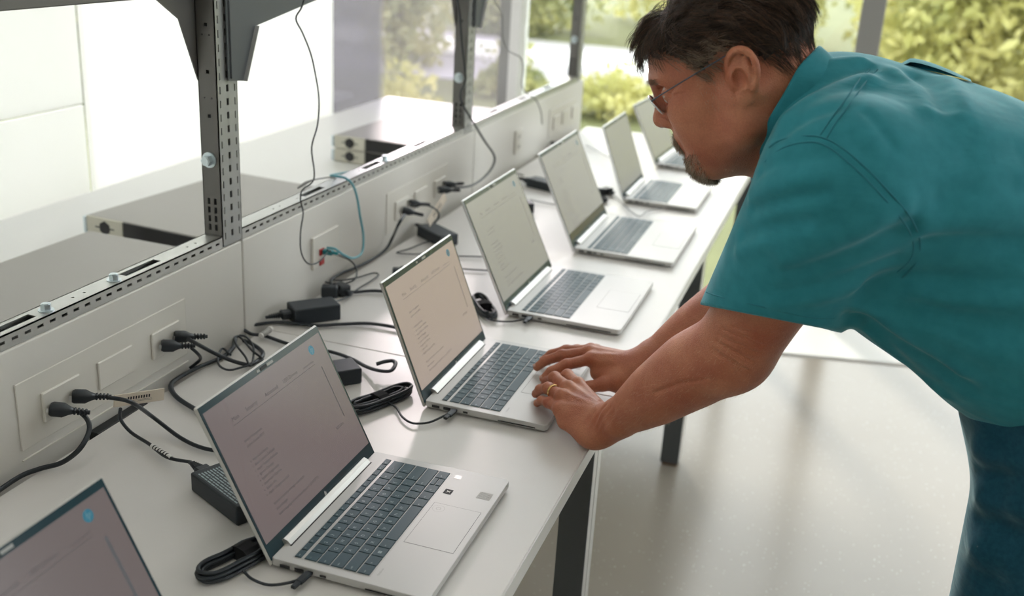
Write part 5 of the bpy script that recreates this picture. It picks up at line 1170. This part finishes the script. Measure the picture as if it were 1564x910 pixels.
shirt = link('shirt', fast_mesh('shirt', [nets(shirt_ops() + FOLD_OPS(), [-.27, 1.08, .80], [.60, 2.0, 1.50], .0034 * HQ), nets(collar_ops(), [-.20, 1.33, 1.17], [.06, 1.60, 1.45], .0022 * HQ)], M_shirt), body)
pants = link('trousers', fast_mesh('trousers', [nets(pants_ops() + PANT_OPS(), [.16, 1.25, .0], [.62, 1.78, 1.16], .0065 * HQ)], M_jean), body)
for (x, y) in ((.345, 1.40), (.430, 1.61)):
    so = [rc((x + .02, y, .045), (x - .15, y - .005, .035), .045, .038, .01), rc((x, y, .08), (x + .0, y, .05), .05, .05, .03), pln((0, 0, .002), (0, 0, -1))]
    link('shoe', fast_mesh('shoe', [nets(so, [x - .25, y - .09, -.02], [x + .12, y + .09, .16], .006)], mat('dark_shoe_leather', (0.03, 0.02, 0.015), 0.4)), body)

# hair
def tubes(paths, rad, name, mats, parent, mi=None):
    """paths (n, s, 3) world; tapered three-sided strands as one mesh"""
    n, s, _ = paths.shape; T = np.gradient(paths, axis=1); T /= np.linalg.norm(T, axis=2)[..., None] + 1e-12
    A = np.cross(T, V3(.3, .9, .2)); A /= np.linalg.norm(A, axis=2)[..., None] + 1e-12; Bn = np.cross(T, A)
    tp = np.array([1.0] * (s - 2) + [0.75, 0.15]) if s > 2 else np.array([1.0, .2]); R_ = rad[:, None, None] * tp[None, :, None]
    V = np.stack([paths + R_ * (A * math.cos(a) + Bn * math.sin(a)) for a in (0, 2.0944, 4.18879)], 2).reshape(-1, 3)
    i = np.arange(n)[:, None, None] * s * 3; j = np.arange(s - 1)[None, :, None] * 3; k = np.arange(3)[None, None, :]; k2 = (k + 1) % 3
    Q = np.stack([i + j + k, i + j + k2, i + j + 3 + k2, i + j + 3 + k], -1).reshape(-1, 4)
    me = fast_mesh(name, [(V, Q)], mats[0])
    for m in mats[1:]: me.materials.append(m)
    if mi is not None: me.polygons.foreach_set('material_index', np.repeat(mi, (s - 1) * 3).astype(np.int32)); me.update()
    return link(name, me, parent)
def hairline(x): return np.interp(x, [-.11, -.07, -.046, -.042, -.028, .000, .015, .028, .0525, .078, .1], [-.035, -.030, -.010, .030, .050, .050, .040, .028, .060, .076, .088])
HC0 = V3(.002, 0, .060); HR0 = V3(.104, .077, .080)
def toW(p): return HO + p @ HR
def make_hair(n, nclump, seed=5):
    g = np.random.default_rng(seed)
    def roots(k):
        out = []
        while sum(len(a) for a in out) < k:
            d = g.normal(size=(k * 3, 3)); d /= np.linalg.norm(d, axis=1)[:, None]; p = HC0 + d * HR0
            ok = p[:, 2] > hairline(p[:, 0]) + g.normal(size=len(p)) * .0025; out.append(p[ok])
        return np.concatenate(out)[:k]
    def grow(p, g, jit, L, lift, S=9):
        path = [p]; q = p.copy(); seg = L / (S - 1)
        for s_ in range(1, S):
            rel = (q - HC0) / HR0; nr = rel / HR0; nr[:, 2] = np.where(q[:, 2] < .03, np.maximum(nr[:, 2], -2.0 * np.clip(1 - (0.03 - q[:, 2]) / .02, 0, 1)), nr[:, 2]); nr /= np.linalg.norm(nr, axis=1)[:, None]
            x, z = q[:, 0], q[:, 2]
            ff = np.clip((x - .045) / .03, 0, 1) * np.clip((z - .070) / .02, 0, 1)
            back = np.stack([-np.ones_like(x), np.sign(q[:, 1]) * .10, -.42 - .9 * np.clip((-.03 - x) / .05, 0, 1)], 1)
            fwd = np.stack([np.ones_like(x) * .95, q[:, 1] * 5, -.10 - .5 * s_ / S * np.ones_like(x)], 1)
            d = fwd * ff[:, None] + back * (1 - ff)[:, None] + jit * (.45 + .5 * s_ / S); t = d - nr * (d * nr).sum(1)[:, None]; t /= np.linalg.norm(t, axis=1)[:, None]
            h = np.linalg.norm(rel, axis=1) - 1; up = np.clip(lift * (1.0 - s_ / S * 1.1) , -.5, 1)
            v = t + nr * up[:, None]; v /= np.linalg.norm(v, axis=1)[:, None]; q = q + v * seg[:, None]
            rel = (q - HC0) / HR0; hh = np.linalg.norm(rel, axis=1); mn = 1.05 + .02 * s_ / S; q = np.where((hh < mn)[:, None], HC0 + rel / hh[:, None] * mn * HR0, q); path.append(q)
        return np.stack(path, 1)
    def props(p):
        x, z, y = p[:, 0], p[:, 2], np.abs(p[:, 1])
        top = np.clip((z - .075) / .04, 0, 1); L = .030 + .022 * top + .012 * np.clip((-.05 - x) / .03, 0, 1); L = np.where((x > .0) & (z < .066), .016, L); L = np.where((x < -.030) & (z < .045), .046, L); L = np.where((x < -.035) & (z < .005), .036, L)
        lift = .32 + .65 * top + .25 * np.clip((x - .05) / .03, 0, 1); lift = np.where((x > .0) & (z < .066), .15, lift); return L, lift
    C0 = roots(nclump); L, lf = props(C0); J = g.normal(size=C0.shape) * .50; G_ = grow(C0, g, J, L * (1 + .15 * g.normal(size=len(C0))), lf)
    P_ = roots(n); near = np.array([np.argmin(((C0 - p) ** 2).sum(1)) for p in P_]); L, lf = props(P_); L = L * g.uniform(.6, 1.18, len(P_))
    own = grow(P_, g, J[near] + g.normal(size=P_.shape) * .26, L, lf + g.normal(size=len(P_)) * .12)
    S = own.shape[1]; w = (np.linspace(0, 1, S) ** 1.3)[None, :, None] * .62
    path = own * (1 - w) + (G_[near] + (P_ - C0[near])[:, None, :] * .35) * w
    wave = np.sin(np.linspace(0, 1, S)[None, :] * g.uniform(3, 7, (len(P_), 1)) + g.uniform(0, 6.3, (len(P_), 1)))[..., None] * g.normal(size=(len(P_), 1, 3)) * .0011
    path = path + wave * np.linspace(0, 1, S)[None, :, None]
    gray = (P_[:, 2] < .075) & (P_[:, 0] > -.0); mi = np.where(gray, g.choice([1, 2, 2], len(P_)), g.choice([0, 0, 0, 1], len(P_)))
    return path, g.uniform(.00013, .00024, len(P_)), mi
def hmat(nm, c, r=0.38): return mat(nm, c, r, spec=0.5)
H0, H1, H2, H3 = hmat('hair_dark_brown', (0.035, 0.019, 0.012)), hmat('hair_brown', (0.12, 0.062, 0.034)), hmat('hair_grey_brown', (0.26, 0.19, 0.14)), hmat('hair_pale', (0.50, 0.40, 0.30))
pa, ra_, mi_ = make_hair(int(15000 / HQ), 650); tubes(toW(pa), ra_, 'hair', [H0, H1, H2], body, mi_)
# hair closest to the scalp
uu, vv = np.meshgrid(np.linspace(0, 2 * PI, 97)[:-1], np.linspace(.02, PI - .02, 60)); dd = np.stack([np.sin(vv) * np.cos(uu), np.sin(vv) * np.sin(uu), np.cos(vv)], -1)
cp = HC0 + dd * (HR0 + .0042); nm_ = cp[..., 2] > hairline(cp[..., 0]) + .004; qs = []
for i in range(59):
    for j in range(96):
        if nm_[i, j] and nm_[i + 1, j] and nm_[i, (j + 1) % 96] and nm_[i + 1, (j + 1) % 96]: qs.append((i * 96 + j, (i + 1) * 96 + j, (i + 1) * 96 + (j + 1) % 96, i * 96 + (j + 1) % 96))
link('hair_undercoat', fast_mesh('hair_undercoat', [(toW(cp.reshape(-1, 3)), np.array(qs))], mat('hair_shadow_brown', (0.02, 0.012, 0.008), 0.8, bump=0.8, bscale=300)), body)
HOPS = head_ops()
def to_skin(p, d, ops=None, it=22):
    for _ in range(it): p = p + d * (field(ops or HOPS, p) * .8)[:, None]
    return p
def fuzz(P0, D0, dirs, L, rad, name, mats, mi, ops=None, S=5, seed=1, curl=.3):
    g = np.random.default_rng(seed); p = to_skin(P0, D0, ops) ; out = -D0; d = dirs + out * .35 + g.normal(size=p.shape) * curl; d /= np.linalg.norm(d, axis=1)[:, None]
    path = [p - out * .0008]
    for s_ in range(1, S): path.append(path[-1] + d * (L / (S - 1))[:, None]); d = d + g.normal(size=p.shape) * .10 + V3(0, 0, -.05); d /= np.linalg.norm(d, axis=1)[:, None]
    return tubes(np.stack(path, 1), rad, name, mats, body, mi)
def lw(v): return v @ HR     # local direction to world
g_ = np.random.default_rng(11)
# goatee round the chin and moustache
n_ = int(3600 / HQ); th = g_.uniform(-1.5, 1.5, n_); ph = g_.uniform(-1.45, .55, n_); dl = np.stack([np.cos(ph) * np.cos(th), np.cos(ph) * np.sin(th), np.sin(ph)], 1)
st = V3(.068, 0, -.076) + dl * V3(.05, .045, .045); keepb = (st[:, 2] < -.060) ; st, dl = st[keepb], dl[keepb]; n_ = len(st)
mi_b = np.where((st[:, 0] < .062) & (st[:, 2] < -.085), g_.choice([0, 1, 1, 2], n_), g_.choice([2, 2, 3, 3, 1], n_))
fuzz(toW(st), lw(-dl), np.tile(lw(np.array([[.15, 0, -.95]])), (n_, 1)), g_.uniform(.005, .011, n_), np.full(n_, .00020), 'goatee', [H0, H1, H2, H3], mi_b, seed=3)
n_ = int(1600 / HQ); yy = g_.uniform(-.031, .031, n_); zz = -.0265 - g_.uniform(0, .019, n_) - np.abs(yy) * .45; st = np.stack([np.full(n_, .14), yy, zz], 1); D_ = np.tile(np.array([[-1., 0, 0]]), (n_, 1)); D_[:, 1] = -yy * 8; D_ /= np.linalg.norm(D_, axis=1)[:, None]
fuzz(toW(st), lw(D_), lw(np.stack([np.full(n_, .1), yy * 14, np.full(n_, -.9)], 1)), g_.uniform(.006, .011, n_), np.full(n_, .00016), 'moustache', [H1, H2, H3], g_.choice([0, 1, 2, 2, 2], n_), seed=4)
for sd in (1, -1):
  n_ = 170; yy = g_.uniform(.010, .050, n_) * sd; zz = .0455 + g_.uniform(-.003, .004, n_); st = np.stack([np.full(n_, .14), yy, zz], 1); D_ = np.tile(np.array([[-1., 0, 0]]), (n_, 1))
  fuzz(toW(st), lw(D_), lw(np.stack([np.full(n_, .3), np.sign(yy) * .8, np.full(n_, .1)], 1)), g_.uniform(.005, .009, n_), np.full(n_, .00012), 'eyebrow', [H1, H2, H3], g_.choice([0, 1, 1, 2], n_), seed=6)
# sideburn stubble
for sd in (1, -1):
  n_ = 260; xx = g_.uniform(.004, .040, n_); zz = g_.uniform(-.012, .040, n_) ; st = np.stack([xx, np.full(n_, .11) * sd, zz], 1); D_ = np.zeros((n_, 3)); D_[:, 1] = -np.sign(st[:, 1])
  fuzz(toW(st), lw(D_), lw(np.tile(np.array([[-.2, 0, -1.]]), (n_, 1))), g_.uniform(.003, .008, n_), np.full(n_, .00010), 'sideburn', [H2, H3], g_.choice([0, 1], n_), seed=8)
# fine hair along the near forearm
LOPS = arm_ops('L')[0]; n_ = int(1100 / HQ); t_ = g_.uniform(.12, 1.15, n_); ax = WL + (ELb - WL) * t_[:, None]; da = (ELb - WL) / np.linalg.norm(ELb - WL)
an = g_.uniform(-1.5, 2.2, n_); n1 = np.cross(da, V3(0, 1, 0)); n1 /= np.linalg.norm(n1); n2 = np.cross(da, n1); o_ = -np.outer(np.cos(an), n1) + np.outer(np.sin(an), n2)
fuzz(ax + o_ * .12, -o_, np.tile(-da, (n_, 1)) * 1.2, g_.uniform(.006, .012, n_), np.full(n_, .00008), 'arm_hair', [hmat('arm_hair_blond', (0.75, 0.55, 0.36))], np.zeros(n_, int), LOPS, seed=9)

# eyes, spectacles, ring, nails
M_eye = mat('eye_white', (0.62, 0.56, 0.52), 0.15); M_iris = mat('iris_brown', (0.06, 0.04, 0.025), 0.1)
for sg in (1, -1):
    e = MB(); c = V3(.0815, .033 * sg, .0235); rr = .0148; vs = []
    for i in range(13):
        for j in range(20): a, b = PI * i / 12, 2 * PI * j / 20; vs.append(tuple(hw(*(c + rr * V3(math.cos(a), math.sin(a) * math.cos(b), math.sin(a) * math.sin(b))))))
    fs = [(i * 20 + j, i * 20 + (j + 1) % 20, (i + 1) * 20 + (j + 1) % 20, (i + 1) * 20 + j) for i in range(12) for j in range(20)]
    e.v = vs; e.f = fs; e.sm = [True] * len(fs); e.mi = [1 if i < 2 else 0 for i in range(12) for j in range(20)]; e.build('eye', [M_eye, M_iris], body)
M_frame = mat('spectacle_metal', (0.10, 0.12, 0.15), 0.3, 0.9); M_rim = mat('spectacle_rim', (0.75, 0.77, 0.8), 0.25, 0.8)
sp = link('spectacles', MB().tube([hw(.1135, -.008, .0185), hw(.1170, 0, .0215), hw(.1135, .008, .0185)], .0010, 8).mesh('spectacle_bridge', M_rim), body)
LG = glass_mat('lens_glass', (0.97, 0.98, 0.98))
for sg in (1, -1):
    c = V3(.1080, .0315 * sg, .0165); ex = V3(-.16 , .985 * sg, 0.0); ex /= np.linalg.norm(ex); ez = V3(.38, 0, .92); ez /= np.linalg.norm(ez); pts = []
    for k in range(33): a = 2 * PI * k / 32; pts.append(c + ex * .0255 * math.copysign(abs(math.cos(a)) ** .8, math.cos(a)) + ez * .0155 * math.copysign(abs(math.sin(a)) ** .8, math.sin(a)))
    W_ = [Vector(hw(*p)) for p in pts]
    MB().tube(W_, .0014, 6, caps=False).build('rim', M_rim, sp); MB().add([Vector(hw(*c))] + W_[:-1], [(0, i + 1, (i + 1) % 32 + 1) for i in range(32)]).build('lens', LG, sp)
    T_ = smooth_path([hw(.1050, .0560 * sg, .0250), hw(.1020, .0605 * sg, .0262), hw(.0600, .0720 * sg, .0350), hw(.0084, .0800 * sg, .0448), hw(-.016, .0815 * sg, .0480), hw(-.030, .0800 * sg, .0360), hw(-.036, .0790 * sg, .0150)], 5)
    MB().tube(T_, [.0012] * 6 + [.0010] * (len(T_) - 16) + [.0016] * 10, 6).build('temple', M_frame, sp)
    MB().tube([hw(.1085, .0075 * sg, .0120), hw(.1020, .0080 * sg, .0080)], [.0006, .0020], 6).build('nose_pad', M_frame, sp)
c, ax_, rr = RINGP[0], RINGP[1], RINGP[2]; n1 = np.cross(ax_, V3(0, 0, 1)); n1 /= np.linalg.norm(n1); n2 = np.cross(n1, ax_); MBr = MB(); vs = []; fs = []
for i in range(28):
    a = 2 * PI * i / 28; rd = n1 * math.cos(a) + n2 * math.sin(a)
    for (w_, r_) in ((-.0024, .0008), (-.0021, .0019), (.0, .0022), (.0021, .0019), (.0024, .0008)): vs.append(c + rd * (rr + r_) + ax_ * w_)
for i in range(28):
    for j in range(4): fs.append((i * 5 + j, ((i + 1) % 28) * 5 + j, ((i + 1) % 28) * 5 + j + 1, i * 5 + j + 1))
MBr.add(vs, fs, True).build('ring', mat('gold_ring', (0.85, 0.55, 0.22), 0.22, 1.0), body)['label'] = 'gold wedding ring'
M_nail = mat('finger_nail', (0.62, 0.36, 0.28), 0.25)
for (T2, w, q, r, side) in NAILS:
    sd = np.cross(w, q); vs = []; fs = []
    for i in range(6):
        for j in range(7):
            u_ = -.0105 + .0115 * i / 5; a = (j / 6 - .5) * 1.9; wd = 1.0 - .18 * (i == 5) * abs(j - 3) / 3
            vs.append(T2 + w * (u_ + .001 - .0015 * (i == 5) * (abs(j - 3) / 3)) + sd * math.sin(a) * r * .95 * wd + q * (math.cos(a) * r * .97 + .0006 - .0006 * (i == 0)))
    for i in range(5):
        for j in range(6): fs.append((i * 7 + j, i * 7 + j + 1, (i + 1) * 7 + j + 1, (i + 1) * 7 + j))
    MB().add(vs, fs, True).build('fingernail', M_nail, body)
# loose pleat of cloth standing up from the middle of the back
fl = MB(); n_ = 14; vs = []
for i in range(n_ + 1):
    u = i / n_; x = .040 + .092 * u; zb_ = 1.384 - .010 * u; hgt = .0145 * math.sin(PI * min(u * 2.6, .5) if u < .19 else PI * (.5 + .5 * (u - .19) / .81 * .86))
    for (yy, f) in ((1.545, 0.0), (1.535, .7), (1.520, 1.0), (1.505, .92), (1.497, .80)): vs.append((x, yy + .006 * math.sin(u * 5), zb_ + .003 + hgt * f))
fs = [(i * 5 + j, i * 5 + j + 1, (i + 1) * 5 + j + 1, (i + 1) * 5 + j) for i in range(n_) for j in range(4)]
fl.add(vs, fs, True).build('back_pleat', M_shirt, shirt)
# stitched seams of the shirt
for (nm, pts, r) in SEAMS: MB().tube(smooth_path(pts, 4), r, 6).build(nm, M_seam, shirt)
